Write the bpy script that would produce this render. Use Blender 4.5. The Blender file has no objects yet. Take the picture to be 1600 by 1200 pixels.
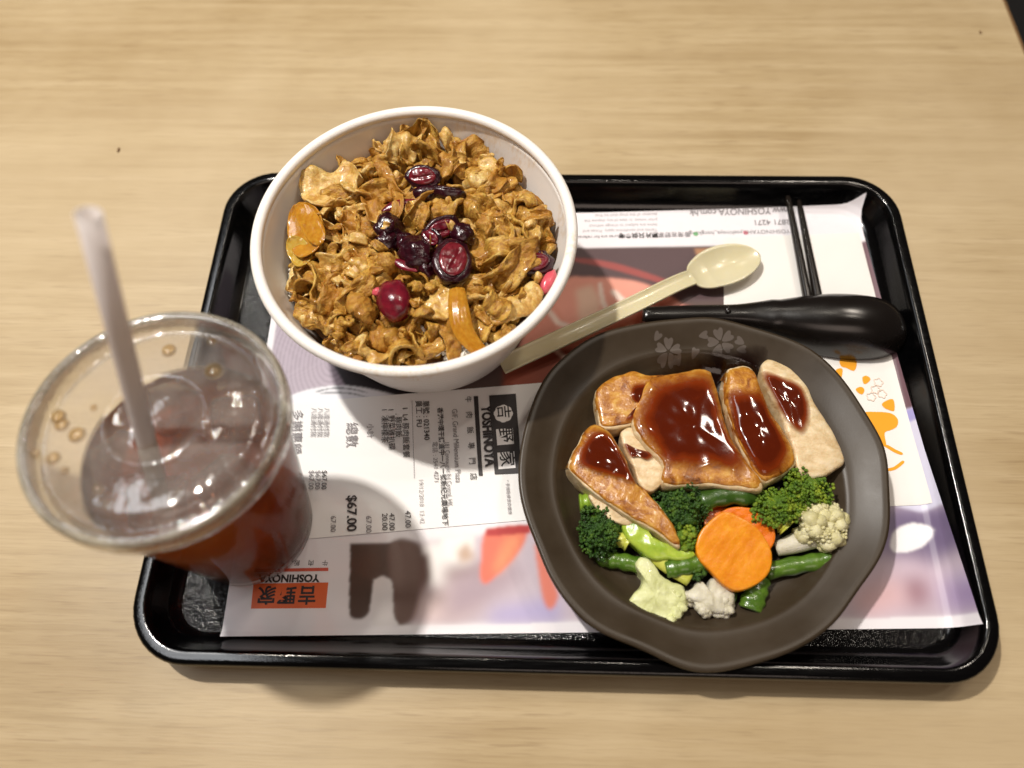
import bpy, bmesh, math, random
import numpy as np
from mathutils import Vector, Matrix, noise
from mathutils.bvhtree import BVHTree

S = bpy.context.scene
COL = S.collection
PI = math.pi
RNG = random.Random(7)

# ------------------------------------------------------------------ camera
CAM = np.array([-0.0151675, -0.1704487, 0.3923503])
PITCH, YAW, ROLL, FPX = 1.1387489, -0.0628700, -0.0429085, 1156.0
_cp, _sp, _cy, _sy = math.cos(PITCH), math.sin(PITCH), math.cos(YAW), math.sin(YAW)
FW = np.array([_sy * _cp, _cy * _cp, -_sp])
_r = np.array([_cy, -_sy, 0.0]); _u = np.cross(_r, FW)
_c, _s = math.cos(ROLL), math.sin(ROLL)
RT = _c * _r + _s * _u; UP = -_s * _r + _c * _u

def ray(px, py):
    return FW + RT * (px - 800) / FPX - UP * (py - 600) / FPX

def at(px, py, z):
    """the point at height z that lies under a measured spot of the photograph"""
    d = ray(px, py); t = (z - CAM[2]) / d[2]
    return CAM + t * d

cam = bpy.data.cameras.new('camera')
cam.lens = FPX / 1600 * 36; cam.sensor_width = 36; cam.clip_start = 0.01; cam.clip_end = 50
cam.dof.use_dof = True; cam.dof.focus_distance = 0.398; cam.dof.aperture_fstop = 3.9
cam_o = bpy.data.objects.new('camera', cam); COL.objects.link(cam_o)
M = Matrix.Identity(4)
for i in range(3):
    M[i][0], M[i][1], M[i][2], M[i][3] = RT[i], UP[i], -FW[i], CAM[i]
cam_o.matrix_world = M
S.camera = cam_o

# ------------------------------------------------------------------ light
w = bpy.data.worlds.new('World'); S.world = w; w.use_nodes = True
w.node_tree.nodes['Background'].inputs[0].default_value = (1.0, 0.80, 0.68, 1)
w.node_tree.nodes['Background'].inputs[1].default_value = 0.055

def area(name, loc, target, power, sx, sy=None, color=(1, 1, 1), shape='DISK'):
    l = bpy.data.lights.new(name, 'AREA'); l.energy = power; l.color = color
    l.shape = shape; l.size = sx
    if sy: l.size_y = sy
    o = bpy.data.objects.new(name, l); COL.objects.link(o)
    o.location = loc
    d = Vector(target) - Vector(loc)
    o.rotation_euler = d.to_track_quat('-Z', 'Y').to_euler()
    return o

area('ceiling_spot_lamp', (-0.66, 0.42, 1.65), (0, 0, 0), 30, 0.075, color=(1.0, 0.94, 0.86))
area('ceiling_light_panel', (-1.12, 0.62, 2.2), (-1.12, 0.621, 0), 18, 0.42, 1.75, (0.95, 0.97, 1.0), 'RECTANGLE')
area('ceiling_light_panel', (1.0, 1.0, 2.3), (1.0, 1.001, 0), 8, 0.24, 0.24, (1.0, 0.88, 0.76), 'RECTANGLE')
area('room_fill_light', (0.3, -1.6, 1.7), (0, 0, 0), 8, 1.3, 0.9, (1.0, 0.80, 0.68), 'RECTANGLE')  # added soft fill behind the camera, standing in for ambient room light
area('ceiling_spot_lamp', (0.9, 1.1, 2.1), (0, 0, 0), 3.2, 0.07, color=(1.0, 0.9, 0.76))
area('ceiling_spot_lamp', (0.25, 0.75, 2.2), (0, 0, 0), 2.6, 0.06, color=(1.0, 0.9, 0.76))
area('ceiling_spot_lamp', (-0.2, 1.5, 2.2), (0, 0, 0), 2.6, 0.06, color=(1.0, 0.9, 0.76))
area('ceiling_spot_lamp', (0.75, 0.35, 2.0), (0, 0, 0), 2.4, 0.06, color=(1.0, 0.9, 0.76))

S.view_settings.view_transform = 'Standard'; S.view_settings.look = 'None'
S.view_settings.exposure = 0.0; S.view_settings.gamma = 1
S.cycles.max_bounces = 14; S.cycles.transparent_max_bounces = 24
S.cycles.transmission_bounces = 10
S.cycles.volume_bounces = 2
S.cycles.use_denoising = True
S.cycles.caustics_refractive = False; S.cycles.caustics_reflective = False

# ------------------------------------------------------------------ materials
class N:
    """tiny node-graph helper"""
    def __init__(self, name):
        self.m = bpy.data.materials.new(name); self.m.use_nodes = True
        self.t = self.m.node_tree; self.b = self.t.nodes['Principled BSDF']
        self.out = self.t.nodes['Material Output']
        self._tc = None
    def node(self, typ, **kw):
        n = self.t.nodes.new(typ)
        for k, v in kw.items(): setattr(n, k, v)
        return n
    def link(self, a, b): self.t.links.new(a, b)
    def coord(self, scale=(1, 1, 1), rot=(0, 0, 0)):
        if not self._tc: self._tc = self.node('ShaderNodeTexCoord')
        mp = self.node('ShaderNodeMapping')
        mp.inputs['Scale'].default_value = scale; mp.inputs['Rotation'].default_value = rot
        self.link(self._tc.outputs['Object'], mp.inputs['Vector'])
        return mp.outputs['Vector']
    def noise(self, scale, detail=4, rough=0.55, vec=None, dist=0.0):
        n = self.node('ShaderNodeTexNoise')
        n.inputs['Scale'].default_value = scale; n.inputs['Detail'].default_value = detail
        n.inputs['Roughness'].default_value = rough; n.inputs['Distortion'].default_value = dist
        self.link(vec or self.coord(), n.inputs['Vector'])
        return n.outputs['Fac']
    def ramp(self, fac, stops, interp='LINEAR'):
        r = self.node('ShaderNodeValToRGB'); cr = r.color_ramp; cr.interpolation = interp
        while len(cr.elements) < len(stops): cr.elements.new(0.5)
        for e, (p, c) in zip(cr.elements, stops):
            e.position = p
            e.color = (c[0], c[1], c[2], 1) if not isinstance(c, (int, float)) else (c, c, c, 1)
        self.link(fac, r.inputs['Fac'])
        return r.outputs['Color']
    def mix(self, fac, a, b, mode='MIX'):
        n = self.node('ShaderNodeMix', data_type='RGBA', blend_type=mode)
        for sock, v in ((n.inputs[0], fac), (n.inputs[6], a), (n.inputs[7], b)):
            if hasattr(v, 'is_output'): self.link(v, sock)
            elif isinstance(v, (int, float)): sock.default_value = v
            else: sock.default_value = (v[0], v[1], v[2], 1)
        return n.outputs[2]
    def math(self, op, a, b=0.0):
        n = self.node('ShaderNodeMath', operation=op)
        for sock, v in ((n.inputs[0], a), (n.inputs[1], b)):
            if hasattr(v, 'is_output'): self.link(v, sock)
            else: sock.default_value = v
        return n.outputs[0]
    def set(self, **kw):
        names = dict(base='Base Color', rough='Roughness', coat='Coat Weight', coatr='Coat Roughness', spec='Specular IOR Level',
                     sss='Subsurface Weight', sssr='Subsurface Radius', ssss='Subsurface Scale', trans='Transmission Weight',
                     ior='IOR', metal='Metallic', sheen='Sheen Weight', alpha='Alpha')
        for k, v in kw.items():
            s = self.b.inputs[names[k]]
            if hasattr(v, 'is_output'): self.link(v, s)
            elif isinstance(v, (tuple, list)) and len(v) == 3 and k == 'base': s.default_value = (*v, 1)
            else: s.default_value = v
        return self
    def bump(self, h, strength=0.3, dist=0.001):
        n = self.node('ShaderNodeBump'); n.inputs['Strength'].default_value = strength
        n.inputs['Distance'].default_value = dist
        self.link(h, n.inputs['Height']); self.link(n.outputs['Normal'], self.b.inputs['Normal'])
        return self
    def rand(self):
        return self.node('ShaderNodeObjectInfo').outputs['Random']

def plain(name, base, rough=0.5, **kw):
    return N(name).set(base=base, rough=rough, **kw).m

MAT = {}
# table: pale oak laminate, grain running along x
n = N('oak_laminate')
g1 = n.noise(1.0, 6, 0.6, n.coord((5, 150, 1)), 0.4)
g2 = n.noise(1.0, 4, 0.5, n.coord((2.2, 26, 1)), 0.8)
g3 = n.noise(1.0, 3, 0.5, n.coord((55, 900, 1)))
g4 = n.noise(4.5, 4, 0.6)
g5 = n.noise(1.0, 2, 0.5, n.coord((30, 420, 1)))
c = n.ramp(g1, [(0.28, (0.335, 0.236, 0.116)), (0.5, (0.430, 0.320, 0.172)), (0.74, (0.510, 0.395, 0.232))])
c = n.mix(n.ramp(g2, [(0.40, 0), (0.62, 0.6)]), c, (0.345, 0.240, 0.116))
c = n.mix(n.ramp(g3, [(0.50, 0), (0.66, 0.40)]), c, (0.31, 0.21, 0.105))
c = n.mix(n.ramp(g5, [(0.60, 0), (0.70, 0.5)]), c, (0.27, 0.18, 0.085))
c = n.mix(n.ramp(g4, [(0.38, 0.0), (0.64, 0.5)]), c, (0.57, 0.455, 0.285))
n.set(base=c, rough=n.ramp(g1, [(0.2, 0.36), (0.8, 0.48)]), spec=0.45)
n.bump(g3, 0.15, 0.0003)
MAT['table'] = n.m
MAT['edge'] = plain('dark_edge_band', (0.16, 0.085, 0.03), 0.5)
n = N('dark_floor'); n.set(base=n.ramp(n.noise(6), [(0.3, (0.006, 0.006, 0.007)), (0.7, (0.014, 0.013, 0.013))]), rough=0.7); MAT['floor'] = n.m

# tray: black moulded plastic with a fine pebbled floor
n = N('black_tray_plastic')
v = n.node('ShaderNodeTexVoronoi'); v.inputs['Scale'].default_value = 900; n.link(n.coord((1, 2.2, 1)), v.inputs['Vector'])
scr = n.noise(1.0, 3, 0.6, n.coord((60, 900, 60)))
n.set(base=(0.0008, 0.0008, 0.0010), rough=n.ramp(scr, [(0.35, 0.09), (0.75, 0.20)]), spec=0.46)
sep = n.node('ShaderNodeSeparateXYZ'); n.link(n._tc.outputs['Object'], sep.inputs[0])
onfloor = n.math('LESS_THAN', sep.outputs['Z'], 0.0030)
n.bump(n.math('MULTIPLY', n.math('ADD', v.outputs['Distance'], n.math('MULTIPLY', scr, 0.7)), n.math('MAXIMUM', onfloor, 0.06)), 0.5, 0.0005)
MAT['tray'] = n.m

def paper(name, base, rough=0.55, attr=None):
    n = N(name)
    if attr:
        a = n.node('ShaderNodeAttribute'); a.attribute_name = attr; base = a.outputs['Color']
    n.set(base=base, rough=rough, spec=0.3)
    n.bump(n.noise(500, 3), 0.05, 0.0002)
    return n.m
MAT['placemat'] = paper('printed_placemat_paper', (0.8, 0.78, 0.8), 0.42, 'print')
MAT['receipt'] = paper('thermal_paper', (0.86, 0.85, 0.84), 0.5)
MAT['napkin'] = paper('napkin_tissue', (0.83, 0.80, 0.76), 0.85)
MAT['ink'] = plain('black_ink', (0.030, 0.025, 0.026), 0.6)
MAT['greyink'] = plain('grey_ink', (0.24, 0.22, 0.23), 0.6)
MAT['paleink'] = plain('pale_grey_ink', (0.45, 0.43, 0.44), 0.6)
MAT['logo_orange'] = plain('orange_print', (0.72, 0.13, 0.035), 0.5)
MAT['logo_red'] = plain('red_print', (0.60, 0.10, 0.06), 0.5)
MAT['napkin_orange'] = plain('amber_print', (0.86, 0.36, 0.01), 0.7)
MAT['napkin_pale'] = plain('pale_pink_print', (0.82, 0.66, 0.55), 0.8)
MAT['paperwhite'] = plain('unprinted_paper', (0.83, 0.81, 0.80), 0.5)
MAT['green_ink'] = plain('green_print', (0.20, 0.48, 0.22), 0.5)
MAT['pink_ink'] = plain('pink_print', (0.75, 0.22, 0.28), 0.5)

# white paper bowl with a few sauce smears
def bowl_mat(name, stains):
    n = N(name)
    if not n._tc: n.coord()
    fac = None
    for (p, rad) in stains:
        vm = n.node('ShaderNodeVectorMath', operation='DISTANCE'); vm.inputs[1].default_value = p
        n.link(n._tc.outputs['Object'], vm.inputs[0])
        f = n.math('SUBTRACT', 1.0, n.math('DIVIDE', vm.outputs['Value'], rad))
        f = n.math('MAXIMUM', f, 0.0)
        fac = f if fac is None else n.math('MAXIMUM', fac, f)
    sm = n.ramp(n.noise(1.0, 5, 0.65, n.coord((420, 420, 130))), [(0.46, 0.0), (0.62, 1.0)])
    fac = n.math('MULTIPLY', n.math('MINIMUM', n.math('MULTIPLY', fac, 1.2), 0.32), sm)
    n.set(base=n.mix(fac, (0.87, 0.835, 0.79), (0.66, 0.44, 0.18)), rough=0.38, spec=0.4, sss=0.0, coat=0.15, coatr=0.3)
    n.bump(n.noise(260, 3), 0.06, 0.0003)
    return n.m

# plate glaze
n = N('matte_brown_glaze')
k = n.noise(40, 5)
n.set(base=n.ramp(k, [(0.3, (0.032, 0.0212, 0.0112)), (0.7, (0.046, 0.0325, 0.0195))]), rough=n.ramp(k, [(0.3, 0.34), (0.7, 0.44)]), spec=0.36)
n.bump(n.noise(1400, 2), 0.10, 0.0002)
MAT['plate'] = n.m
MAT['blossom'] = plain('grey_blossom_print', (0.085, 0.066, 0.053), 0.5)

# pork
n = N('simmered_pork')
a = n.noise(1.0, 5, 0.6, n.coord((60, 170, 60)), 0.8); b2 = n.noise(1.0, 4, 0.65, n.coord((260, 560, 260))); r = n.rand()
c = n.ramp(a, [(0.30, (0.23, 0.088, 0.009)), (0.42, (0.43, 0.210, 0.026)), (0.54, (0.56, 0.330, 0.058)), (0.68, (0.69, 0.48, 0.145))])
c = n.mix(n.ramp(b2, [(0.42, 0.65), (0.52, 0.0)]), c, (0.23, 0.085, 0.010))
c = n.mix(n.ramp(r, [(0.0, 0.0), (0.35, 0.0), (1.0, 0.62)]), c, (0.36, 0.145, 0.015))
n.set(base=c, rough=n.ramp(b2, [(0.35, 0.38), (0.7, 0.60)]), spec=0.38, coat=n.ramp(n.noise(260, 2), [(0.48, 0.0), (0.62, 0.42)]), coatr=0.10, sss=0.2, sssr=(0.003, 0.0012, 0.0004))
n.bump(n.math('ADD', b2, n.math('MULTIPLY', n.noise(1000, 3), 0.7)), 0.7, 0.0011)
MAT['pork'] = n.m
n = N('pale_pork_fat')
a = n.noise(120, 5, 0.6, None, 0.5); b2 = n.noise(520, 4, 0.6)
c = n.ramp(a, [(0.34, (0.42, 0.205, 0.030)), (0.48, (0.62, 0.40, 0.105)), (0.64, (0.76, 0.59, 0.25))])
n.set(base=n.mix(n.ramp(b2, [(0.4, 0.45), (0.58, 0.0)]), c, (0.36, 0.15, 0.025)), rough=0.42, coat=0.18, coatr=0.12, sss=0.3, sssr=(0.0035, 0.0018, 0.0006))
n.bump(b2, 0.5, 0.001)
MAT['fat'] = n.m
n = N('sauce_soaked_rice'); n.set(base=n.ramp(n.noise(120), [(0.35, (0.10, 0.035, 0.006)), (0.65, (0.22, 0.09, 0.018))]), rough=0.5); MAT['bed'] = n.m
n = N('white_rice'); n.set(base=n.ramp(n.noise(300), [(0.3, (0.70, 0.66, 0.56)), (0.7, (0.84, 0.82, 0.76))]), rough=0.35, sss=0.15, sssr=(0.002, 0.0015, 0.001)); MAT['rice'] = n.m

def onion(name, c1, c2):
    n = N(name); st = n.noise(1.0, 4, 0.5, n.coord((420, 420, 60)))
    n.set(base=n.ramp(st, [(0.3, c1), (0.7, c2)]), rough=0.16, trans=0.25, ior=1.36, coat=0.4, coatr=0.06, sss=0.3, sssr=(0.004, 0.002, 0.0006))
    n.bump(st, 0.25, 0.0006); return n.m
MAT['onion'] = onion('amber_onion', (0.50, 0.19, 0.012), (0.66, 0.33, 0.035))
MAT['onion_pale'] = onion('yellow_onion', (0.56, 0.32, 0.03), (0.70, 0.50, 0.11))
n = N('dark_berry_skin'); k = n.noise(260, 4)
n.set(base=n.ramp(k, [(0.3, (0.009, 0.001, 0.003)), (0.7, (0.040, 0.0025, 0.008))]), rough=0.22, coat=0.3, coatr=0.08); n.bump(n.noise(480, 3), 0.6, 0.0008); MAT['berry'] = n.m
n = N('red_berry_skin'); k = n.noise(200, 4)
n.set(base=n.ramp(k, [(0.3, (0.075, 0.0025, 0.009)), (0.7, (0.21, 0.008, 0.022))]), rough=0.24, coat=0.3, coatr=0.08, sss=0.1, sssr=(0.003, 0.001, 0.001)); n.bump(n.noise(420, 3), 0.3, 0.0006); MAT['berry_red'] = n.m
n = N('red_berry_flesh'); k = n.noise(300, 4)
n.set(base=n.ramp(k, [(0.3, (0.085, 0.004, 0.008)), (0.55, (0.16, 0.010, 0.018)), (0.78, (0.27, 0.032, 0.040))]), rough=0.22, coat=0.4, coatr=0.08, sss=0.15, sssr=(0.003, 0.001, 0.001)); n.bump(k, 0.3, 0.0006); MAT['berry_flesh'] = n.m
MAT['berry_pink'] = N('pink_berry_flesh').set(base=(0.62, 0.09, 0.12), rough=0.25, coat=0.3).m

# chicken
n = N('chicken_meat'); a = n.noise(1.0, 5, 0.6, n.coord((140, 260, 140))); b2 = n.noise(700, 3)
n.set(base=n.ramp(a, [(0.3, (0.54, 0.36, 0.17)), (0.5, (0.68, 0.52, 0.30)), (0.75, (0.78, 0.66, 0.46))]), rough=0.42, sss=0.12, sssr=(0.004, 0.002, 0.001), coat=0.12, coatr=0.25); n.bump(n.math('ADD', a, n.math('MULTIPLY', b2, 0.5)), 0.5, 0.0012); MAT['chicken'] = n.m
n = N('grilled_chicken_skin'); a = n.noise(115, 6, 0.68, None, 0.6); b2 = n.noise(600, 3)
n.set(base=n.ramp(a, [(0.30, (0.075, 0.018, 0.003)), (0.42, (0.30, 0.095, 0.010)), (0.55, (0.50, 0.215, 0.026)), (0.72, (0.66, 0.40, 0.085))]), rough=0.26, coat=0.35, coatr=0.12); n.bump(n.math('ADD', a, n.math('MULTIPLY', b2, 0.4)), 0.6, 0.0014); MAT['skin'] = n.m
def film(name, edge, mid, deep, rough, bsc, bst):
    """sauce film: thin at its rim, where what lies below shows through, darker where it is thick"""
    n = N(name); at_ = n.node('ShaderNodeAttribute'); at_.attribute_name = 'film'
    a = n.noise(120, 4); f = n.math('ADD', at_.outputs['Fac'], n.math('MULTIPLY', n.math('SUBTRACT', a, 0.5), 0.55))
    n.set(base=n.ramp(f, [(0.1, edge), (0.5, mid), (0.95, deep)]), rough=rough, coat=0.2, coatr=0.03, spec=0.42,
          alpha=n.ramp(f, [(0.0, 0.0), (0.62, 0.94)]))
    n.bump(n.noise(bsc, 3), bst, 0.0016); return n.m
MAT['glaze'] = film('teriyaki_glaze', (0.38, 0.110, 0.008), (0.20, 0.026, 0.0025), (0.082, 0.0080, 0.0012), 0.07, 60, 0.05)
MAT['pool'] = film('dark_sauce_pool', (0.012, 0.003, 0.001), (0.007, 0.0016, 0.0006), (0.005, 0.001, 0.0004), 0.10, 120, 0.12)

# vegetables
def veg(name, stops, sc, rough=0.35, bsc=900, bs=0.4, **kw):
    n = N(name); a = n.noise(sc, 5, 0.6)
    n.set(base=n.ramp(a, stops), rough=rough, **kw); n.bump(n.noise(bsc, 3), bs, 0.0008); return n.m
MAT['broc'] = veg('broccoli_buds', [(0.3, (0.010, 0.038, 0.004)), (0.52, (0.034, 0.098, 0.007)), (0.72, (0.12, 0.21, 0.012))], 170, 0.4, 2200, 0.9)
MAT['broc_light'] = veg('bright_broccoli_buds', [(0.3, (0.030, 0.095, 0.005)), (0.50, (0.12, 0.22, 0.010)), (0.68, (0.36, 0.42, 0.025))], 130, 0.4, 2200, 0.9)
MAT['stalk'] = veg('broccoli_stalk', [(0.3, (0.22, 0.36, 0.025)), (0.5, (0.38, 0.50, 0.055)), (0.7, (0.56, 0.62, 0.12))], 70, 0.25, 500, 0.2, coat=0.3, coatr=0.1, sss=0.15, sssr=(0.002, 0.003, 0.0005))
MAT['stalk_yellow'] = veg('yellow_green_stalk', [(0.3, (0.42, 0.45, 0.04)), (0.7, (0.60, 0.60, 0.12))], 90, 0.3, 500, 0.2, coat=0.2)
MAT['cauli'] = veg('cauliflower', [(0.3, (0.50, 0.45, 0.20)), (0.5, (0.64, 0.59, 0.33)), (0.75, (0.74, 0.70, 0.48))], 130, 0.4, 1400, 0.6, sss=0.15, sssr=(0.003, 0.003, 0.001), coat=0.1)
MAT['cauli_green'] = veg('greenish_cauliflower', [(0.3, (0.52, 0.54, 0.22)), (0.55, (0.68, 0.70, 0.36)), (0.75, (0.78, 0.79, 0.52))], 110, 0.36, 1400, 0.5, sss=0.15, sssr=(0.003, 0.003, 0.001), coat=0.15)
MAT['cauli_grey'] = veg('grey_white_cauliflower', [(0.3, (0.50, 0.46, 0.33)), (0.7, (0.72, 0.69, 0.57))], 130, 0.4, 1400, 0.5, sss=0.15, sssr=(0.003, 0.003, 0.001))  # greyer white tone for the tucked floret and one stalk
MAT['carrot'] = veg('carrot', [(0.3, (0.68, 0.205, 0.003)), (0.55, (0.76, 0.265, 0.006)), (0.75, (0.82, 0.34, 0.016))], 160, 0.34, 800, 0.3, sss=0.2, sssr=(0.004, 0.0015, 0.0003), coat=0.15, coatr=0.15)
MAT['carrot_deep'] = veg('deep_orange_carrot', [(0.3, (0.62, 0.125, 0.001)), (0.7, (0.76, 0.19, 0.003))], 160, 0.3, 800, 0.3, sss=0.2, sssr=(0.004, 0.0015, 0.0003), coat=0.2)
MAT['bean'] = veg('green_bean', [(0.3, (0.040, 0.100, 0.008)), (0.55, (0.085, 0.170, 0.016)), (0.75, (0.15, 0.25, 0.03))], 120, 0.26, 700, 0.25, coat=0.4, coatr=0.08)
MAT['bean_dark'] = veg('dark_green_bean', [(0.3, (0.018, 0.055, 0.006)), (0.7, (0.050, 0.105, 0.012))], 120, 0.26, 700, 0.25, coat=0.3)
MAT['bean_lime'] = veg('lime_bean', [(0.3, (0.16, 0.30, 0.02)), (0.7, (0.30, 0.44, 0.04))], 120, 0.3, 700, 0.25, coat=0.3)

# cutlery
n = N('black_melamine'); n.set(base=(0.0065, 0.0048, 0.0040), rough=n.ramp(n.noise(60), [(0.3, 0.20), (0.7, 0.30)]), spec=0.5); MAT['renge'] = n.m
n = N('black_lacquer'); n.set(base=(0.012, 0.009, 0.007), rough=0.18, spec=0.55); MAT['chopstick'] = n.m
n = N('cream_plastic'); n.set(base=n.ramp(n.noise(30), [(0.3, (0.68, 0.615, 0.39)), (0.7, (0.74, 0.68, 0.47))]), rough=0.24, sss=0.5, sssr=(0.006, 0.005, 0.003), trans=0.12, coat=0.2, coatr=0.08); MAT['cream'] = n.m

# thin clear plastic (lid, cup): see-through sheet with a mirror-like sheen and a light haze
def thin_plastic(name, tint, haze, hazecol, ior=1.5, rough=0.06, gain=1.0, bump=0.15, bend=0.0):
    n = N(name); n.t.nodes.remove(n.b)
    t0 = n.node('ShaderNodeBsdfTransparent'); t0.inputs[0].default_value = (*tint, 1)
    rf = n.node('ShaderNodeBsdfRefraction'); rf.inputs[0].default_value = (*tint, 1); rf.inputs['IOR'].default_value = 1.03; rf.inputs['Roughness'].default_value = 0.0
    tr = n.node('ShaderNodeMixShader'); tr.inputs[0].default_value = bend
    n.link(t0.outputs[0], tr.inputs[1]); n.link(rf.outputs[0], tr.inputs[2])
    gl = n.node('ShaderNodeBsdfGlossy'); gl.inputs['Roughness'].default_value = rough
    df = n.node('ShaderNodeBsdfDiffuse'); df.inputs[0].default_value = (*hazecol, 1)
    tl = n.node('ShaderNodeBsdfTranslucent'); tl.inputs[0].default_value = (*hazecol, 1)
    m0 = n.node('ShaderNodeMixShader'); m0.inputs[0].default_value = 0.5
    n.link(df.outputs[0], m0.inputs[1]); n.link(tl.outputs[0], m0.inputs[2])
    m1 = n.node('ShaderNodeMixShader')
    n.link(n.ramp(n.noise(45, 4, 0.6), [(0.35, haze * 0.45), (0.7, min(1, haze * 1.6))]), m1.inputs[0])
    n.link(tr.outputs[0], m1.inputs[1]); n.link(m0.outputs[0], m1.inputs[2])
    fr = n.node('ShaderNodeFresnel'); fr.inputs['IOR'].default_value = ior
    bp = n.node('ShaderNodeBump'); bp.inputs['Strength'].default_value = bump; bp.inputs['Distance'].default_value = 0.0012
    n.link(n.noise(85, 3), bp.inputs['Height'])
    n.link(bp.outputs[0], gl.inputs['Normal']); n.link(bp.outputs[0], fr.inputs['Normal'])
    m2 = n.node('ShaderNodeMixShader')
    n.link(n.math('MINIMUM', n.math('MULTIPLY', fr.outputs[0], gain), 0.6), m2.inputs[0])
    n.link(m1.outputs[0], m2.inputs[1]); n.link(gl.outputs[0], m2.inputs[2])
    n.link(m2.outputs[0], n.out.inputs['Surface'])
    return n.m
MAT['lid'] = thin_plastic('clear_lid_plastic', (0.96, 0.94, 0.89), 0.20, (0.93, 0.86, 0.80), 1.55, 0.07, 1.3, 0.55, 0.6)
MAT['cup'] = thin_plastic('clear_cup_plastic', (0.97, 0.96, 0.94), 0.01, (0.8, 0.75, 0.7), 1.14, 0.08, 0.8, 0.1, 0.35)
MAT['drop'] = thin_plastic('tea_droplet', (0.92, 0.82, 0.64), 0.12, (0.7, 0.55, 0.35), 1.4)
MAT['ice'] = thin_plastic('cloudy_ice', (0.93, 0.88, 0.84), 0.22, (0.88, 0.80, 0.74), 1.32, 0.05, 1.2, 0.4, 0.3)
n = N('lemon_tea'); n.t.nodes.remove(n.b)
tr = n.node('ShaderNodeBsdfTransparent'); gl = n.node('ShaderNodeBsdfGlossy'); gl.inputs['Roughness'].default_value = 0.03
fr = n.node('ShaderNodeFresnel'); fr.inputs['IOR'].default_value = 1.16
m1 = n.node('ShaderNodeMixShader'); n.link(fr.outputs[0], m1.inputs[0]); n.link(tr.outputs[0], m1.inputs[1]); n.link(gl.outputs[0], m1.inputs[2])
n.link(m1.outputs[0], n.out.inputs['Surface'])
va = n.node('ShaderNodeVolumeAbsorption'); va.inputs['Color'].default_value = (0.82, 0.31, 0.02, 1); va.inputs['Density'].default_value = 95
vs = n.node('ShaderNodeVolumeScatter'); vs.inputs['Color'].default_value = (1.0, 0.55, 0.10, 1); vs.inputs['Density'].default_value = 20
ad = n.node('ShaderNodeAddShader'); n.link(va.outputs[0], ad.inputs[0]); n.link(vs.outputs[0], ad.inputs[1])
n.link(ad.outputs[0], n.out.inputs['Volume'])
MAT['tea'] = n.m
n = N('frosted_straw_plastic'); n.t.nodes.remove(n.b)
df = n.node('ShaderNodeBsdfPrincipled'); df.inputs['Base Color'].default_value = (0.86, 0.81, 0.79, 1); df.inputs['Roughness'].default_value = 0.35
tl = n.node('ShaderNodeBsdfTranslucent'); tl.inputs[0].default_value = (0.90, 0.86, 0.84, 1)
m1 = n.node('ShaderNodeMixShader'); m1.inputs[0].default_value = 0.55; n.link(df.outputs[0], m1.inputs[1]); n.link(tl.outputs[0], m1.inputs[2])
n.link(m1.outputs[0], n.out.inputs['Surface']); MAT['straw'] = n.m

# ------------------------------------------------------------------ helpers
def V(a): return Vector((float(a[0]), float(a[1]), float(a[2])))

def nz(p, s, seed=0.0):
    return noise.noise(Vector((p[0] * s + seed, p[1] * s + seed * 0.37, p[2] * s - seed * 0.61)))

def tag(o, label, cat, group=None, kind=None):
    o['label'] = label; o['category'] = cat
    if group: o['group'] = group
    if kind: o['kind'] = kind
    return o

def empty(name, loc, label, cat, group=None):
    o = bpy.data.objects.new(name, None); COL.objects.link(o)
    o.location = Vector(loc); o.empty_display_size = 0.01
    return tag(o, label, cat, group)

def obj(name, verts, faces, mat, parent=None, origin=None, smooth=True, mods=()):
    """links one mesh object; verts are world coordinates"""
    if origin is None:
        origin = parent.location if parent is not None else Vector((0, 0, 0))
    if parent is not None and parent.parent is not None:
        origin = parent.parent.location + parent.location
    ox, oy, oz = origin
    me = bpy.data.meshes.new(name)
    me.from_pydata([(v[0] - ox, v[1] - oy, v[2] - oz) for v in verts], [], faces)
    me.materials.append(mat)
    if smooth: me.polygons.foreach_set('use_smooth', [True] * len(me.polygons))
    me.update()
    bm = bmesh.new(); bm.from_mesh(me); bmesh.ops.recalc_face_normals(bm, faces=bm.faces); bm.to_mesh(me); bm.free()
    o = bpy.data.objects.new(name, me); COL.objects.link(o)
    if parent is not None: o.parent = parent
    else: o.location = Vector(origin)
    for typ, kw in mods:
        md = o.modifiers.new(typ.lower(), typ)
        for k, v in kw.items(): setattr(md, k, v)
    return o

def part_of(o, name, verts, faces, mat, **kw):
    """a part of a thing that is itself one mesh standing at o.location"""
    return obj(name, verts, faces, mat, parent=o, **kw)

def smooth_poly(pts, n):
    """closed Catmull-Rom through the points, resampled to n points by arc length"""
    P = np.array(pts, float); m = len(P); out = []
    for i in range(m):
        p0, p1, p2, p3 = P[i - 1], P[i], P[(i + 1) % m], P[(i + 2) % m]
        for t in np.linspace(0, 1, 12, endpoint=False):
            out.append(0.5 * ((2 * p1) + (-p0 + p2) * t + (2 * p0 - 5 * p1 + 4 * p2 - p3) * t * t + (-p0 + 3 * p1 - 3 * p2 + p3) * t ** 3))
    out = np.array(out); d = np.r_[0, np.cumsum(np.linalg.norm(np.roll(out, -1, 0) - out, axis=1))]
    q = np.vstack([out, out[:1]])
    s = np.linspace(0, d[-1], n, endpoint=False)
    return np.stack([np.interp(s, d, q[:, k]) for k in range(P.shape[1])], 1)

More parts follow.
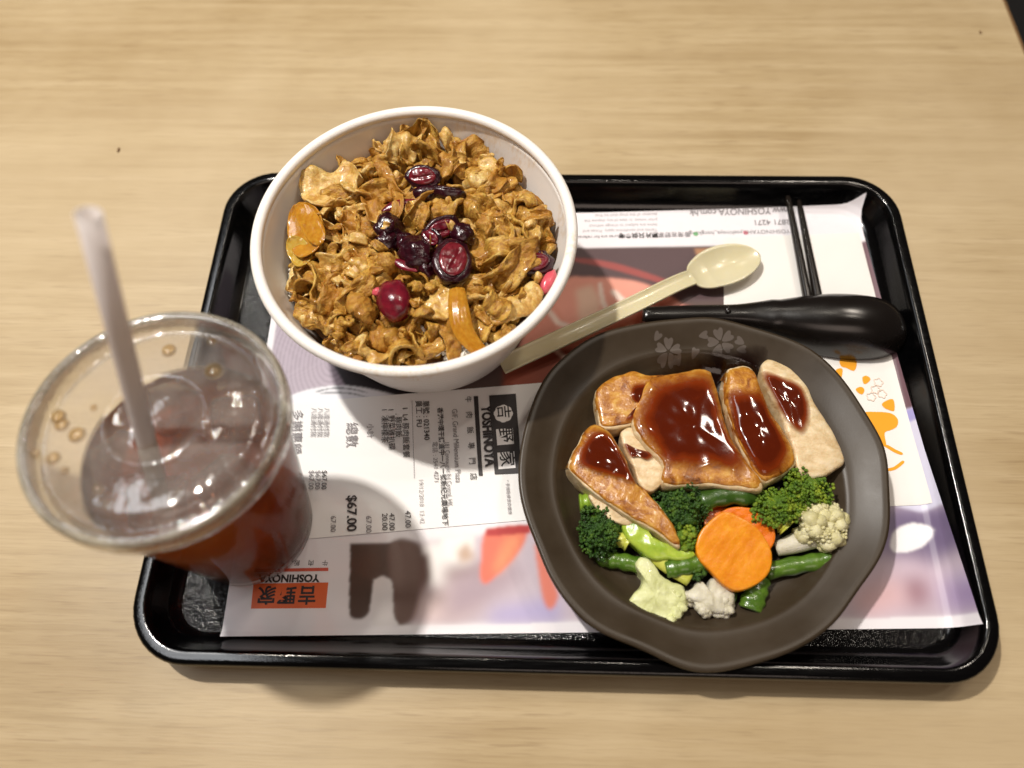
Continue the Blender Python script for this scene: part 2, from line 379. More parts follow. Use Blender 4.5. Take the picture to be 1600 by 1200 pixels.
def loft(rings, close_start=True, close_end=True, closed=True):
    verts = []; faces = []; n = len(rings[0])
    for r_ in rings: verts += [tuple(p) for p in r_]
    for i in range(len(rings) - 1):
        for j in range(n if closed else n - 1):
            a, b = i * n + j, i * n + (j + 1) % n
            faces.append((a, b, b + n, a + n))
    if close_start:
        verts.append(tuple(np.mean(np.array(rings[0]), 0))); k = len(verts) - 1
        faces += [(k, (j + 1) % n, j) for j in range(n)]
    if close_end:
        verts.append(tuple(np.mean(np.array(rings[-1]), 0))); k = len(verts) - 1; b0 = (len(rings) - 1) * n
        faces += [(k, b0 + j, b0 + (j + 1) % n) for j in range(n)]
    return verts, faces

def lathe(profile, cx, cy, z0=0.0, n=96, c0=False, c1=False, rot=None):
    rings = []
    for r_, z in profile:
        rings.append([(cx + r_ * math.cos(2 * PI * j / n), cy + r_ * math.sin(2 * PI * j / n), z0 + z) for j in range(n)])
    return loft(rings, c0, c1)

def tube(path, radii, n=14, flat=1.0, cap=True):
    """tapered tube along a 3D path"""
    P = [V(p) for p in path]; rings = []
    for i, p in enumerate(P):
        t = (P[min(i + 1, len(P) - 1)] - P[max(i - 1, 0)]).normalized()
        side = t.cross(Vector((0, 0, 1)))
        if side.length < 1e-4: side = t.cross(Vector((0, 1, 0)))
        side.normalize(); up = side.cross(t).normalized()
        r_ = radii[i] if hasattr(radii, '__len__') else radii
        rings.append([tuple(p + side * (math.cos(a) * r_) + up * (math.sin(a) * r_ * flat)) for a in [2 * PI * k / n for k in range(n)]])
    return loft(rings, cap, cap)

def spline(pts, n):
    P = [np.array(p, float) for p in pts]
    P = [2 * P[0] - P[1]] + P + [2 * P[-1] - P[-2]]
    out = []
    m = len(P) - 3
    for k in range(n):
        u = k / (n - 1) * m; i = min(int(u), m - 1); t = u - i
        p0, p1, p2, p3 = P[i:i + 4]
        out.append(0.5 * ((2 * p1) + (-p0 + p2) * t + (2 * p0 - 5 * p1 + 4 * p2 - p3) * t * t + (-p0 + 3 * p1 - 3 * p2 + p3) * t ** 3))
    return out

def inset_rings(poly, scales):
    c = poly.mean(0)
    return [c + (poly - c) * s for s in scales]

def slab(poly, z0, h, rnd=0.3, lump=0.0008, lsc=160, seed=0.0, tilt=(0, 0), nring=9, n=64, bulge=0.0):
    """solid lump standing on z0 with the plan outline poly (Nx2), rounded upper edge, uneven top"""
    P = smooth_poly(poly, n); c = P.mean(0); rings = []
    prof = [(0.93, 0.0), (0.985, 0.12), (1.0, 0.35), (1.0, 1 - rnd * 0.9), (0.992, 1 - rnd * 0.45), (0.976, 1 - rnd * 0.16), (0.94, 1.0)]
    prof += [(s, 1.0) for s in np.linspace(0.8, 0.08, nring)]
    for s, t in prof:
        R_ = []
        for p in P:
            q = c + (p - c) * s
            top = h + tilt[0] * (q[0] - c[0]) + tilt[1] * (q[1] - c[1]) + bulge * (1 - s * s)
            z = z0 + top * t
            d = nz((q[0], q[1], z), lsc, seed) * lump + nz((q[0], q[1], z), lsc * 2.7, seed + 5) * lump * 0.45
            k = 1.0 if t > 0.05 else 0.0
            dirv = (p - c) / (np.linalg.norm(p - c) + 1e-9)
            sidew = 1.0 if 0.05 < t < 0.95 else 0.3
            R_.append((q[0] + dirv[0] * d * sidew * 1.2, q[1] + dirv[1] * d * sidew * 1.2, z + d * k))
        rings.append(R_)
    return loft(rings)

def bvh_of(*vf):
    vs, fs = [], []
    for v, f in vf:
        k = len(vs); vs += [Vector(p) for p in v]; fs += [tuple(i + k for i in q) for q in f]
    return BVHTree.FromPolygons(vs, fs)

def drape(poly, bvh, thick, seed=0.0, n=56, nring=12, zmax=0.2, off=0.0002, smooth_h=0, wob=0.0):
    """a film laid over what is under it: plan outline poly (Nx2), thickness tapering to its edge"""
    P = smooth_poly(poly, n); c = P.mean(0); rings = []; last = None
    hs = []
    scales = [1.0, 0.985, 0.955, 0.91] + list(np.linspace(0.84, 0.06, nring))
    for s in scales:
        row = []
        for p in P:
            q = c + (p - c) * s
            hit = bvh.ray_cast(Vector((q[0], q[1], zmax)), Vector((0, 0, -1)))
            z = hit[0].z if hit[0] is not None else (last if last is not None else 0.012)
            last = z; row.append(z)
        hs.append(row)
    H = np.array(hs)
    for _ in range(smooth_h):
        Hn = (H + np.roll(H, 1, 1) + np.roll(H, -1, 1)) / 3
        Hn[1:-1] = (Hn[1:-1] * 2 + Hn[:-2] + Hn[2:]) / 4
        H = np.maximum(Hn, H - 0.0006)
    for i, s in enumerate(scales):
        e = min(1.0, (1 - s) / 0.12); t = thick * math.sqrt(max(0.0, 1 - (1 - e) ** 2))
        R_ = []
        for j, p in enumerate(P):
            q = c + (p - c) * s
            R_.append((q[0], q[1], H[i, j] + off + t * (1 + 0.3 * nz((q[0], q[1], 0), 80, seed))))
        rings.append(R_)
    return loft(rings, False, True)

def film_obj(name, vf, n, mat, parent=None, origin=None):
    """a draped film whose thickness is kept per vertex"""
    o = obj(name, vf[0], vf[1], mat, parent, origin)
    nr = (len(vf[0]) - 1) // n; sc = ([1.0, 0.985, 0.955, 0.91] + list(np.linspace(0.84, 0.06, nr - 4)))[:nr]
    w_ = [min(1.0, (1 - q) / 0.42) for q in sc for _ in range(n)] + [1.0]
    a = o.data.attributes.new('film', 'FLOAT', 'POINT'); a.data.foreach_set('value', np.array(w_, np.float32))
    return o

def blob(center, axes, R=None, sub=3, lump=0.1, lsc=1.5, seed=0.0, flat=None):
    """uneven ellipsoid; axes in metres, lump relative"""
    bm = bmesh.new(); bmesh.ops.create_icosphere(bm, subdivisions=sub, radius=1.0)
    vs = []
    for v in bm.verts:
        p = v.co.copy(); d = 1 + lump * nz(p, lsc, seed) + 0.4 * lump * nz(p, lsc * 2.6, seed + 3)
        q = Vector((p.x * axes[0] * d, p.y * axes[1] * d, p.z * axes[2] * d))
        if R is not None: q = R @ q
        vs.append((center[0] + q.x, center[1] + q.y, center[2] + q.z))
    fs = [tuple(v.index for v in f.verts) for f in bm.faces]; bm.free()
    return vs, fs

def join(*vf):
    vs, fs = [], []
    for v, f in vf:
        k = len(vs); vs += list(v); fs += [tuple(i + k for i in q) for q in f]
    return vs, fs

def sheet(poly, z, th=0.0):
    """flat print: one thin n-gon fan"""
    P = np.array(poly, float)
    return [(p[0], p[1], z) for p in P], [tuple(range(len(P)))]

def pxpoly(pts, z): return np.array([at(x, y, z)[:2] for x, y in pts])

def letters(txt, origin, ex, size, mat, parent, z, bold=0.0, space=1.0, align='LEFT', name='lettering', stretch=1.0, zf=None):
    """flat printed text as a mesh; ex = reading direction in plan (unit), ey is ex turned left"""
    cu = bpy.data.curves.new('lettering', 'FONT'); cu.body = txt; cu.size = size; cu.align_x = align
    cu.space_character = space; cu.offset = bold; cu.resolution_u = 3
    tmp = bpy.data.objects.new('tmp_text', cu); COL.objects.link(tmp)
    dg = bpy.context.evaluated_depsgraph_get(); dg.update()
    me = bpy.data.meshes.new_from_object(tmp.evaluated_get(dg))
    bpy.data.objects.remove(tmp); bpy.data.curves.remove(cu)
    ey = (-ex[1], ex[0])
    po = parent.location
    for v in me.vertices:
        x, y = v.co.x * stretch, v.co.y
        X, Y = origin[0] + ex[0] * x + ey[0] * y, origin[1] + ex[1] * x + ey[1] * y
        v.co = (X - po[0], Y - po[1], (zf(X, Y) if zf else z) - po[2])
    me.materials.clear(); me.materials.append(mat); me.name = name
    o = bpy.data.objects.new(name, me); COL.objects.link(o); o.parent = parent
    return o

# ------------------------------------------------------------------ setting
def rect_sheet(x0, y0, x1, y1, z): return [(x0, y0, z), (x1, y0, z), (x1, y1, z), (x0, y1, z)], [(0, 1, 2, 3)]
fl = obj('floor', *rect_sheet(-6, -6, 6, 6, -0.74), MAT['floor'], smooth=False); fl['kind'] = 'structure'

table = empty('table', (-0.4, 0.25, -0.03), 'pale oak laminate table top with fine grain under the black tray', 'table')
e0, e1 = at(1575, 0, 0), at(1600, 62, 0)
dx = (e1[0] - e0[0]) / (e1[1] - e0[1])
def edge_x(y): return e0[0] + dx * (y - e0[1])
def table_ring(ins, z):
    return [(-1.35 + ins, -0.55 + ins, z), (edge_x(-0.55) - ins, -0.55 + ins, z), (edge_x(0.95) - ins, 0.95 - ins, z), (-1.35 + ins, 0.95 - ins, z)]
obj('tabletop', *loft([table_ring(0.002, -0.028), table_ring(0.002, -0.002), table_ring(0.004, 0.0)]), MAT['table'], table, smooth=False)
rb = [table_ring(0.0018, -0.0285), table_ring(-0.0002, -0.0285), table_ring(-0.0002, -0.0022), table_ring(0.0018, -0.0022)]
obj('edge_band', *loft(rb + [rb[0]], False, False), MAT['edge'], table, smooth=False)

# ------------------------------------------------------------------ tray
TW, TH = 0.42, 0.2975
def rrect(ins, z, k=10):
    w2, h2, r_ = TW / 2 - ins, TH / 2 - ins, max(0.031 - ins * 0.9, 0.006); out = []
    for cx, cy, a0 in ((w2 - r_, h2 - r_, 0), (-w2 + r_, h2 - r_, 90), (-w2 + r_, -h2 + r_, 180), (w2 - r_, -h2 + r_, 270)):
        for i in range(k + 1):
            a = math.radians(a0 + 90 * i / k); out.append((cx + r_ * math.cos(a), cy + r_ * math.sin(a), z))
    return out
TP = [(0.016, 0.0006), (0.0135, 0.0010), (0.0045, 0.0150), (0.0012, 0.0160), (0.0002, 0.0172), (0.0, 0.0188), (0.0005, 0.0200), (0.0013, 0.0207), (0.0020, 0.0209), (0.0028, 0.02095),
      (0.0052, 0.02095), (0.0060, 0.0209), (0.0067, 0.0205), (0.0074, 0.0195), (0.0085, 0.0170), (0.0115, 0.0085), (0.0145, 0.0049), (0.0175, 0.0034), (0.0205, 0.0030), (0.03, 0.0030)]
tv, tf = loft([rrect(i, z) for i, z in TP])
tray = tag(obj('serving_tray', tv, tf, MAT['tray'], origin=(0, 0, 0.0006)), 'black plastic serving tray with raised rounded rim on the wooden table', 'tray')
TRAY = bvh_of((tv, tf))
def tray_z(x, y):
    h = TRAY.ray_cast(Vector((x, y, 0.1)), Vector((0, 0, -1)))
    return h[0].z if h[0] is not None else 0.003
def hit_tray(px, py):
    h = TRAY.ray_cast(V(CAM), V(ray(px, py)).normalized())
    return np.array(h[0]) if h[0] is not None else at(px, py, 0.003)

# ------------------------------------------------------------------ placemat with its printed picture
TLc = at(441, 325, 0.004)[:2]; TR0 = hit_tray(1360, 297)[:2]; TRc = TR0 + np.array([-0.0018, -0.0005]); BRc = hit_tray(1535, 975)[:2]; BLc = at(345, 995, 0.004)[:2]
TLc = BLc + (TR0 - BRc) + np.array([0.002, 0])
NX, NY = 640, 450
ss = np.linspace(0, 1, NX)[None, :, None]; tt = np.linspace(0, 1, NY)[:, None, None]
G = (BLc * (1 - ss) + BRc * ss) * (1 - tt) + (TLc * (1 - ss) + TRc * ss) * tt
GX, GY = G[..., 0], G[..., 1]
def inside(poly):
    m = np.zeros(GX.shape, bool); n_ = len(poly)
    for i in range(n_):
        x0, y0 = poly[i]; x1, y1 = poly[(i + 1) % n_]
        if abs(y1 - y0) < 1e-12: continue
        c_ = ((y0 > GY) != (y1 > GY)) & (GX < (x1 - x0) * (GY - y0) / (y1 - y0) + x0)
        m ^= c_
    return m.astype(float)
def blur(a, sig):
    if sig <= 0: return a
    k = int(3 * sig) + 1; g = np.exp(-0.5 * (np.arange(-k, k + 1) / sig) ** 2); g /= g.sum()
    a = np.pad(a, k, mode='edge')
    a = np.apply_along_axis(lambda r_: np.convolve(r_, g, 'valid'), 1, a)
    return np.apply_along_axis(lambda r_: np.convolve(r_, g, 'valid'), 0, a)
rs = np.random.RandomState(3)
def fnoise(sig):
    a = blur(rs.rand(NY, NX), sig); return (a - a.min()) / (a.max() - a.min())
def lin(c): c = np.array(c, float) / 255; return np.where(c < 0.04045, c / 12.92, ((c + 0.055) / 1.055) ** 2.4)
IMG = np.tile(lin((232, 228, 232)), (NY, NX, 1))
def paint(poly_px, rgb, sig=0.4, alpha=1.0, mod=None, clip=None):
    m = blur(inside(smooth_poly(pxpoly(poly_px, 0.0042), 80) if len(poly_px) > 6 else pxpoly(poly_px, 0.0042)), sig * 1.4 + 0.3) * alpha
    if mod is not None: m = m * mod
    if clip is not None: m = m * clip
    IMG[:] = IMG * (1 - m[..., None]) + lin(rgb) * m[..., None]
# picture area (inside the white margin), softly mottled
pic_l = [(432, 470), (420, 640), (700, 640), (1120, 640), (1120, 386), (900, 388), (455, 392)]
paint([(455, 392), (1120, 384), (1170, 640), (415, 640)], (96, 78, 74), 0.6)
# grey wooden board with growth rings under cup and bowl
wood = inside(pxpoly([(440, 470), (405, 640), (640, 640), (640, 470)], 0.0042))
paint([(447, 392), (650, 392), (560, 560), (600, 640), (412, 640)], (172, 158, 172), 0.5)
cx_, cy_ = at(520, 562, 0.0042)[:2]
rr = np.sqrt(((GX - cx_) * 1.25) ** 2 + ((GY - cy_) * 0.85) ** 2) + 0.0022 * fnoise(9)
IMG *= (1 - 0.22 * wood * blur((np.sin(rr * 2 * PI / 0.0031 + 1.5 * fnoise(20)) > 0.35).astype(float), 0.7))[..., None]
# dark slate and white dish under the bowl
paint([(515, 560), (620, 560), (700, 640), (560, 640)], (42, 36, 40), 0.6)
paint([(440, 640), (452, 618), (500, 604), (545, 602), (600, 612), (640, 628), (640, 660), (440, 660)], (226, 226, 232), 0.4)
for k in (0, 7): paint([(495 + k, 610 + k // 2), (520, 605 + k), (548, 606 + k), (572, 612 + k), (572, 613 + k), (547, 608 + k), (520, 607 + k), (496 + k, 612 + k // 2)], (96, 98, 104), 0.3, 0.9)
# dark top band with a reddish streak, raw sliced meat with pale marbling
paint([(880, 388), (1128, 386), (1140, 470), (880, 470)], (92, 74, 76), 0.7)
paint([(900, 402), (960, 410), (1030, 432), (1060, 446), (1060, 450), (1020, 438), (950, 418), (900, 408)], (164, 84, 80), 0.8, 0.9)
paint([(1085, 388), (1128, 386), (1120, 410), (1090, 400)], (176, 130, 96), 0.8)
paint([(820, 520), (880, 440), (915, 432), (1000, 440), (1060, 470), (1080, 500), (1000, 545), (900, 600), (800, 620)], (228, 158, 140), 1.0)
paint([(790, 560), (860, 545), (940, 545), (1010, 545), (900, 620), (780, 640)], (150, 78, 60), 1.4)
paint([(900, 452), (925, 444), (940, 470), (930, 520), (905, 500)], (232, 200, 178), 2.0, 0.9)
for pl in ([(850, 470), (875, 500), (905, 512), (900, 518), (868, 506), (846, 476)], [(960, 452), (985, 470), (1020, 476), (1060, 480), (1060, 487), (1018, 483), (980, 478), (955, 458)],
           [(1000, 500), (1030, 490), (1070, 492), (1070, 497), (1032, 497), (1003, 507)], [(940, 440), (946, 470), (960, 500), (955, 503), (938, 472), (934, 442)], [(860, 520), (872, 545), (890, 560), (884, 564), (866, 548), (852, 524)]):
    paint(pl, (246, 226, 214), 0.8, 0.95)
paint([(1000, 470), (1080, 478), (1090, 500), (1040, 520), (990, 505)], (206, 112, 100), 1.6, 0.6)
# lower half: blurred mauve still life with brown letter-like shapes and coral wedges
paint([(612, 850), (1330, 780), (1518, 785), (1526, 962), (640, 974)], (196, 182, 192), 1.5)
blot = [([(655, 850), (740, 840), (735, 900), (690, 925), (645, 905)], (236, 232, 230), 3), ([(690, 885), (760, 880), (770, 915), (700, 920)], (150, 126, 126), 4),
        ([(620, 860), (668, 866), (672, 900), (655, 960), (640, 976), (622, 976)], (104, 74, 68), 1.6), ([(660, 925), (720, 915), (760, 935), (720, 970), (650, 975)], (212, 190, 188), 4),
        ([(700, 905), (800, 870), (820, 900), (740, 960), (690, 972)], (170, 150, 160), 5), ([(770, 950), (870, 930), (880, 975), (760, 975)], (176, 166, 204), 4),
        ([(690, 838), (740, 836), (738, 858), (712, 874), (690, 868)], (240, 238, 234), 1.5), ([(713, 862), (730, 845), (742, 872), (720, 880)], (190, 160, 138), 2),
        ([(1300, 800), (1420, 790), (1480, 800), (1500, 840), (1400, 880), (1320, 860)], (140, 126, 158), 5), ([(1390, 800), (1480, 800), (1490, 850), (1450, 900), (1400, 870)], (112, 98, 128), 4),
        ([(1340, 880), (1440, 870), (1500, 930), (1400, 962), (1330, 960)], (206, 186, 200), 6), ([(1410, 905), (1450, 900), (1455, 945), (1415, 950)], (150, 110, 120), 5),
        ([(1330, 930), (1400, 900), (1420, 940), (1350, 965)], (214, 176, 178), 5), ([(1470, 900), (1515, 910), (1522, 958), (1475, 960)], (150, 132, 170), 5),
        ([(1480, 860), (1505, 850), (1515, 900), (1490, 910)], (206, 202, 230), 4)]
for pl, col_, sg in blot: paint(pl, col_, sg)
paint([(755, 838), (768, 826), (818, 822), (822, 840), (805, 870), (775, 900), (758, 912), (750, 900), (752, 870)], (226, 112, 88), 1.0)
paint([(790, 838), (818, 836), (800, 872), (776, 898), (770, 890)], (240, 160, 110), 2.5, 0.7)
paint([(836, 850), (850, 868), (862, 900), (872, 930), (862, 952), (850, 940), (842, 900)], (218, 124, 104), 1.0)
paint([(760, 826), (830, 818), (830, 832), (760, 838)], (176, 44, 44), 0.7)
# white egg-shaped spoon head printed at the right
paint([(1392, 848), (1400, 828), (1425, 817), (1450, 822), (1456, 835), (1445, 852), (1420, 862), (1398, 862)], (244, 242, 244), 0.5)
# right strip: purple-brown board, lavender cloth
paint([(1344, 378), (1362, 376), (1432, 640), (1408, 642)], (116, 88, 96), 0.6)
paint([(1408, 642), (1432, 640), (1438, 660), (1412, 662)], (166, 160, 214), 0.7)
paint([(1412, 662), (1438, 660), (1474, 790), (1440, 800), (1400, 790)], (214, 212, 232), 0.8)
wd = inside(pxpoly([(1344, 378), (1362, 376), (1432, 640), (1408, 642)], 0.0042)) * (np.sin(GX * 2 * PI / 0.0016 + 3 * fnoise(14)) > 0.5)
IMG *= (1 - 0.18 * blur(wd.astype(float), 0.5))[..., None]
# brown n-shaped print at lower left
br = (78, 60, 52)
paint([(546, 848), (626, 848), (632, 905), (545, 905)], br, 0.5)
paint([(545, 900), (582, 900), (578, 950), (572, 962), (560, 968), (547, 963), (542, 950)], br, 0.5)
paint([(608, 850), (655, 850), (656, 905), (646, 955), (630, 976), (616, 972), (611, 940)], (100, 76, 68), 1.0)
paint([(582, 975), (582, 920), (587, 906), (598, 900), (609, 906), (613, 920), (614, 960), (622, 978), (600, 980)], (226, 222, 224), 0.5)
# the white margin all round and the white panel at lower left
IMG = np.clip(IMG * (0.97 + 0.06 * fnoise(2))[..., None], 0, 1)
def back_to_white(poly):
    m = blur(inside(pxpoly(poly, 0.0042)), 0.9)[..., None]; IMG[:] = IMG * (1 - m) + lin((232, 228, 232)) * m
back_to_white([(330, 640), (432, 478), (418, 470), (300, 1010)])
back_to_white([(330, 985), (330, 1010), (1600, 1010), (1600, 962), (640, 977)])
back_to_white([(346, 640), (545, 640), (545, 848), (545, 1000), (330, 1000)])
pv = [(x, y, tray_z(x, y) + 0.0006) for x, y in zip(GX.ravel(), GY.ravel())]
pf = [(j * NX + i, j * NX + i + 1, (j + 1) * NX + i + 1, (j + 1) * NX + i) for j in range(NY - 1) for i in range(NX - 1)]
mat_o = obj('paper_placemat', pv, pf, MAT['placemat'], origin=(0, 0, 0.0033))
tag(mat_o, 'printed paper placemat covering the floor of the black tray', 'placemat')
ca = mat_o.data.color_attributes.new('print', 'FLOAT_COLOR', 'POINT')
ca.data.foreach_set('color', np.concatenate([IMG.reshape(-1, 3), np.ones((NX * NY, 1))], 1).astype(np.float32).ravel())
ZP = 0.0038                                     # lettering lies just above the paper (0.0036)

def printed(parent, name, poly_px, z, mat):
    v, f = sheet(pxpoly(poly_px, z), z); return obj(name, v, f, mat, parent, smooth=False)
# orange logo, upside down for the viewer
printed(mat_o, 'logo_panel', [(392, 951), (509, 950), (513, 910), (396, 912)], ZP, MAT['logo_orange'])
ex = at(396, 930, ZP)[:2] - at(510, 929, ZP)[:2]; ex = ex / np.linalg.norm(ex)
for ch_, px_ in (('吉', 496), ('野', 464), ('家', 433)):
    letters(ch_, at(px_, 918.5, ZP + .0002)[:2], ex, 0.0098, MAT['ink'], mat_o, ZP + 0.0002, bold=0.0002)
printed(mat_o, 'logo_bar', [(398, 894), (513, 892), (513, 887), (398, 889)], ZP, MAT['logo_red'])
letters('YOSHINOYA', at(499, 898, ZP)[:2], ex, 0.0052, MAT['ink'], mat_o, ZP, bold=0.00022, stretch=1.05)
for k, ch_ in enumerate('牛肉飯專門店'): letters(ch_, at(513 - k * 22, 876, ZP)[:2], ex, 0.0032, MAT['ink'], mat_o, ZP)
# header lines along the far edge, upside down
ZF = lambda x, y: tray_z(x, y) + 0.0009
exh = at(1000, 330, ZP)[:2] - at(1200, 326, ZP)[:2]; exh = exh / np.linalg.norm(exh)
letters('www.YOSHINOYA.com.hk', at(1236, 326.5, ZP)[:2], exh, 0.0058, MAT['greyink'], mat_o, ZP, bold=0.00006, stretch=1.0, zf=ZF)
letters('2871 4271', at(1234, 343, ZP)[:2], exh, 0.0055, MAT['greyink'], mat_o, ZP, bold=0.00006, zf=ZF)
letters('YOSHINOYAHK', at(1234, 358.5, ZP)[:2], exh, 0.0042, MAT['greyink'], mat_o, ZP, zf=ZF)
letters('yoshinoya_hongkong', at(1160, 360.5, ZP)[:2], exh, 0.0040, MAT['greyink'], mat_o, ZP, zf=ZF)
letters('香港吉野家', at(1079, 363, ZP)[:2], exh, 0.0042, MAT['greyink'], mat_o, ZP, zf=ZF)
for (px_, py_, mt) in ((1165, 363.5, 'pink_ink'), (1087, 365.5, 'green_ink')):
    c_ = at(px_, py_, ZP); pts = [(c_[0] + 0.0015 * math.cos(a), c_[1] + 0.0015 * math.sin(a)) for a in np.linspace(0, 2 * PI, 16, endpoint=False)]
    obj('round_icon', *sheet(pts, ZF(*c_[:2])), MAT[mt], mat_o, smooth=False)
letters('圖片只供參考', at(1028, 364, ZP)[:2], exh, 0.0042, MAT['ink'], mat_o, ZP, bold=0.0001, zf=ZF)
letters('Pictures are for reference only', at(977, 367, ZP)[:2], exh, 0.0032, MAT['greyink'], mat_o, ZP, zf=ZF)
for k in range(4):
    letters(['Terms and conditions apply. Prices and', 'items are subject to change without', 'prior notice. In case of any dispute the', 'decision of the shop shall be final.'][k],
            at(1027, 357 - k * 8, ZP)[:2], exh, 0.0030, MAT['paleink'], mat_o, ZP, zf=ZF)

# ------------------------------------------------------------------ paper napkin with amber print
ZN = 0.0036
nap = [at(1131, 372, ZN)[:2], at(1342, 364, ZN)[:2], at(1451, 789, ZN)[:2], at(1130, 800, ZN)[:2]]
def quad_grid(q, nx, ny, zf):
    vs = []; fs = []
    for j in range(ny):
        for i in range(nx):
            s, t = i / (nx - 1), j / (ny - 1)
            p = (q[3] * (1 - s) + q[2] * s) * (1 - t) + (q[0] * (1 - s) + q[1] * s) * t
            vs.append((p[0], p[1], zf(p[0], p[1], s, t)))
    for j in range(ny - 1):
        for i in range(nx - 1): a = j * nx + i; fs.append((a, a + 1, a + nx + 1, a + nx))
    return vs, fs
nv, nf = quad_grid(nap, 40, 60, lambda x, y, s, t: tray_z(x, y) + 0.0013 + 0.0002 * nz((x, y, 0), 90) - (0.0004 if min(s, 1 - s, t, 1 - t) < 0.001 else 0))
napkin = tag(obj('paper_napkin', nv, nf, MAT['napkin'], origin=(float(nap[2][0]), float(nap[2][1]), 0.0037)),
             'folded white paper napkin with amber print between plate and tray edge', 'napkin')
NAP = bvh_of((nv, nf))
def nprint(name, poly_px, mat, n_=28):
    P = smooth_poly(pxpoly(poly_px, 0.0045), n_)
    v, f = drape(P, NAP, 0.0, n=n_, nring=3, off=0.00022); obj(name, v, f, mat, napkin)
A6 = lambda pts: [(1280 + x * 0.225, 530 + y * 0.225) for x, y in pts]
nprint('amber_print', A6([(150, 140), (250, 145), (260, 180), (240, 220), (190, 200), (150, 185)]), MAT['napkin_orange'])
nprint('amber_print', A6([(115, 215), (160, 205), (155, 265), (130, 275)]), MAT['napkin_orange'])
nprint('amber_print', A6([(300, 265), (330, 255), (355, 275), (340, 300), (310, 310)]), MAT['napkin_orange'])
nprint('amber_print', A6([(255, 345), (290, 330), (315, 350), (300, 382), (270, 370)]), MAT['napkin_orange'])
nprint('amber_print', A6([(435, 450), (470, 425), (515, 420), (522, 495), (480, 490), (450, 475)]), MAT['napkin_orange'])
nprint('amber_print', A6([(300, 515), (400, 505), (500, 515), (545, 555), (540, 605), (500, 630), (455, 650), (465, 740), (420, 720), (360, 600)]), MAT['napkin_orange'], 40)
nprint('amber_print', A6([(440, 735), (475, 735), (530, 765), (580, 790), (570, 803), (520, 785), (470, 755)]), MAT['napkin_orange'])
nprint('amber_print', A6([(470, 900), (520, 885), (575, 845), (592, 850), (580, 868), (530, 905), (480, 915)]), MAT['napkin_orange'])
for (x, y) in ((410, 300), (360, 400), (435, 380), (390, 350)):
    c_ = at(1280 + x * .225, 530 + y * .225, 0.0045); outer = []; inner = []
    for k in range(28):
        a = 2 * PI * k / 28; r_ = 0.0026 * (1 + 0.14 * math.cos(5 * a)); z_ = tray_z(c_[0], c_[1]) + 0.0018
        outer.append((c_[0] + r_ * math.cos(a), c_[1] + r_ * math.sin(a), z_)); inner.append((c_[0] + (r_ - 0.0005) * math.cos(a), c_[1] + (r_ - 0.0005) * math.sin(a), z_))
    obj('blossom_print', *loft([outer, inner], False, False), MAT['napkin_pale'], napkin)

# ------------------------------------------------------------------ receipt
ZR = 0.0042
rt0, rt1 = at(455, 630, ZR)[:2], at(845, 598, ZR)[:2]
er = (rt1 - rt0) / np.linalg.norm(rt1 - rt0)            # up the page
ed = np.array([er[1], -er[0]])                          # reading direction
rc_tr = rt1 + er * 0.012
lw = 0.0795
rec = [rc_tr - er * 0.178, rc_tr, rc_tr + ed * lw, rc_tr - er * 0.178 + ed * lw]     # order TL TR BR BL for quad_grid
def rec_z(x, y): return 0.0041 + 0.0006 * max(0.0, nz((x, y, 0), 14, 2.0))
rv, rf = quad_grid(rec, 90, 36, lambda x, y, s, t: rec_z(x, y))
receipt = tag(obj('till_receipt', rv, rf, MAT['receipt'], origin=(float(rc_tr[0]), float(rc_tr[1]), 0.0041)), 'white till receipt lying sideways between bowl, cup and plate', 'receipt')
zl = ZR + 0.0007
def rl(txt, px, py, size, mat='ink', bold=0.0, space=1.0, stretch=1.0):
    letters(txt, at(px, py, zl)[:2], ed, size, MAT[mat], receipt, zl, bold, space, stretch=stretch)
printed(receipt, 'header_panel', [(764, 618), (806, 615), (815, 739), (773, 741)], zl - 0.0002, MAT['ink'])
# scalloped crest round the first character
c_ = at(786.5, 646, zl); pts = []
for k in range(64):
    a = 2 * PI * k / 64; r_ = 0.0050 * (1 + 0.09 * abs(math.cos(4 * a)))
    pts.append((c_[0] + r_ * math.cos(a), c_[1] + r_ * math.sin(a)))
obj('crest', *sheet(pts, zl - 0.0001), MAT['paperwhite'], receipt, smooth=False)
rl('吉', 778, 633, 0.0085, bold=0.0001)
for yy, ch_ in ((668, '野'), (705, '家')):
    c_ = at(789 + (yy - 668) * .06, yy + 14, zl); w_, h_ = 0.0048, 0.0047
    q = [c_[:2] + ed * a + er * b for a, b in ((-w_, -h_), (w_, -h_), (w_, h_), (-w_, h_))]
    obj('character_block', *sheet(q, zl - 0.0001), MAT['paperwhite'], receipt, smooth=False)
    rl(ch_, 780 + (yy - 668) * .06, yy, 0.0092, bold=0.0001)
rl('YOSHINOYA', 752.5, 635, 0.0078, bold=0.00035, stretch=0.80)
printed(receipt, 'header_bar', [(740, 619), (747, 619), (754, 743), (748, 743)], zl - 0.0001, MAT['ink'])
for k, ch_ in enumerate('牛肉飯專門店'): rl(ch_, 727 + k * 1.6, 619 + k * 24, 0.0042)
rl('G/F, Grand Millennium Plaza', 706, 639, 0.0044, 'greyink', stretch=0.86)
rl('181 Connaught Rd Central, HK', 695, 690, 0.0036, 'greyink', stretch=0.8)
rl('香港中環干諾道中一八一號新紀元廣場地下', 684, 637, 0.0036, bold=0.00004)
rl('電話 : 2541 4271', 676, 690, 0.0034, 'greyink')
rl('單號 : 021340', 661, 626, 0.0042, bold=0.00004)
rl('員工 : FU', 650, 626, 0.0042, bold=0.00004)
rl('19/12/2018  13:42', 654, 748, 0.0034, 'paleink')
rl('------------------------------------------------', 642, 626, 0.0030, 'greyink')
rl('1  L4 豚肉飯套餐', 629, 636, 0.0042)
rl('  . 豚肉飯', 618, 640, 0.0042)
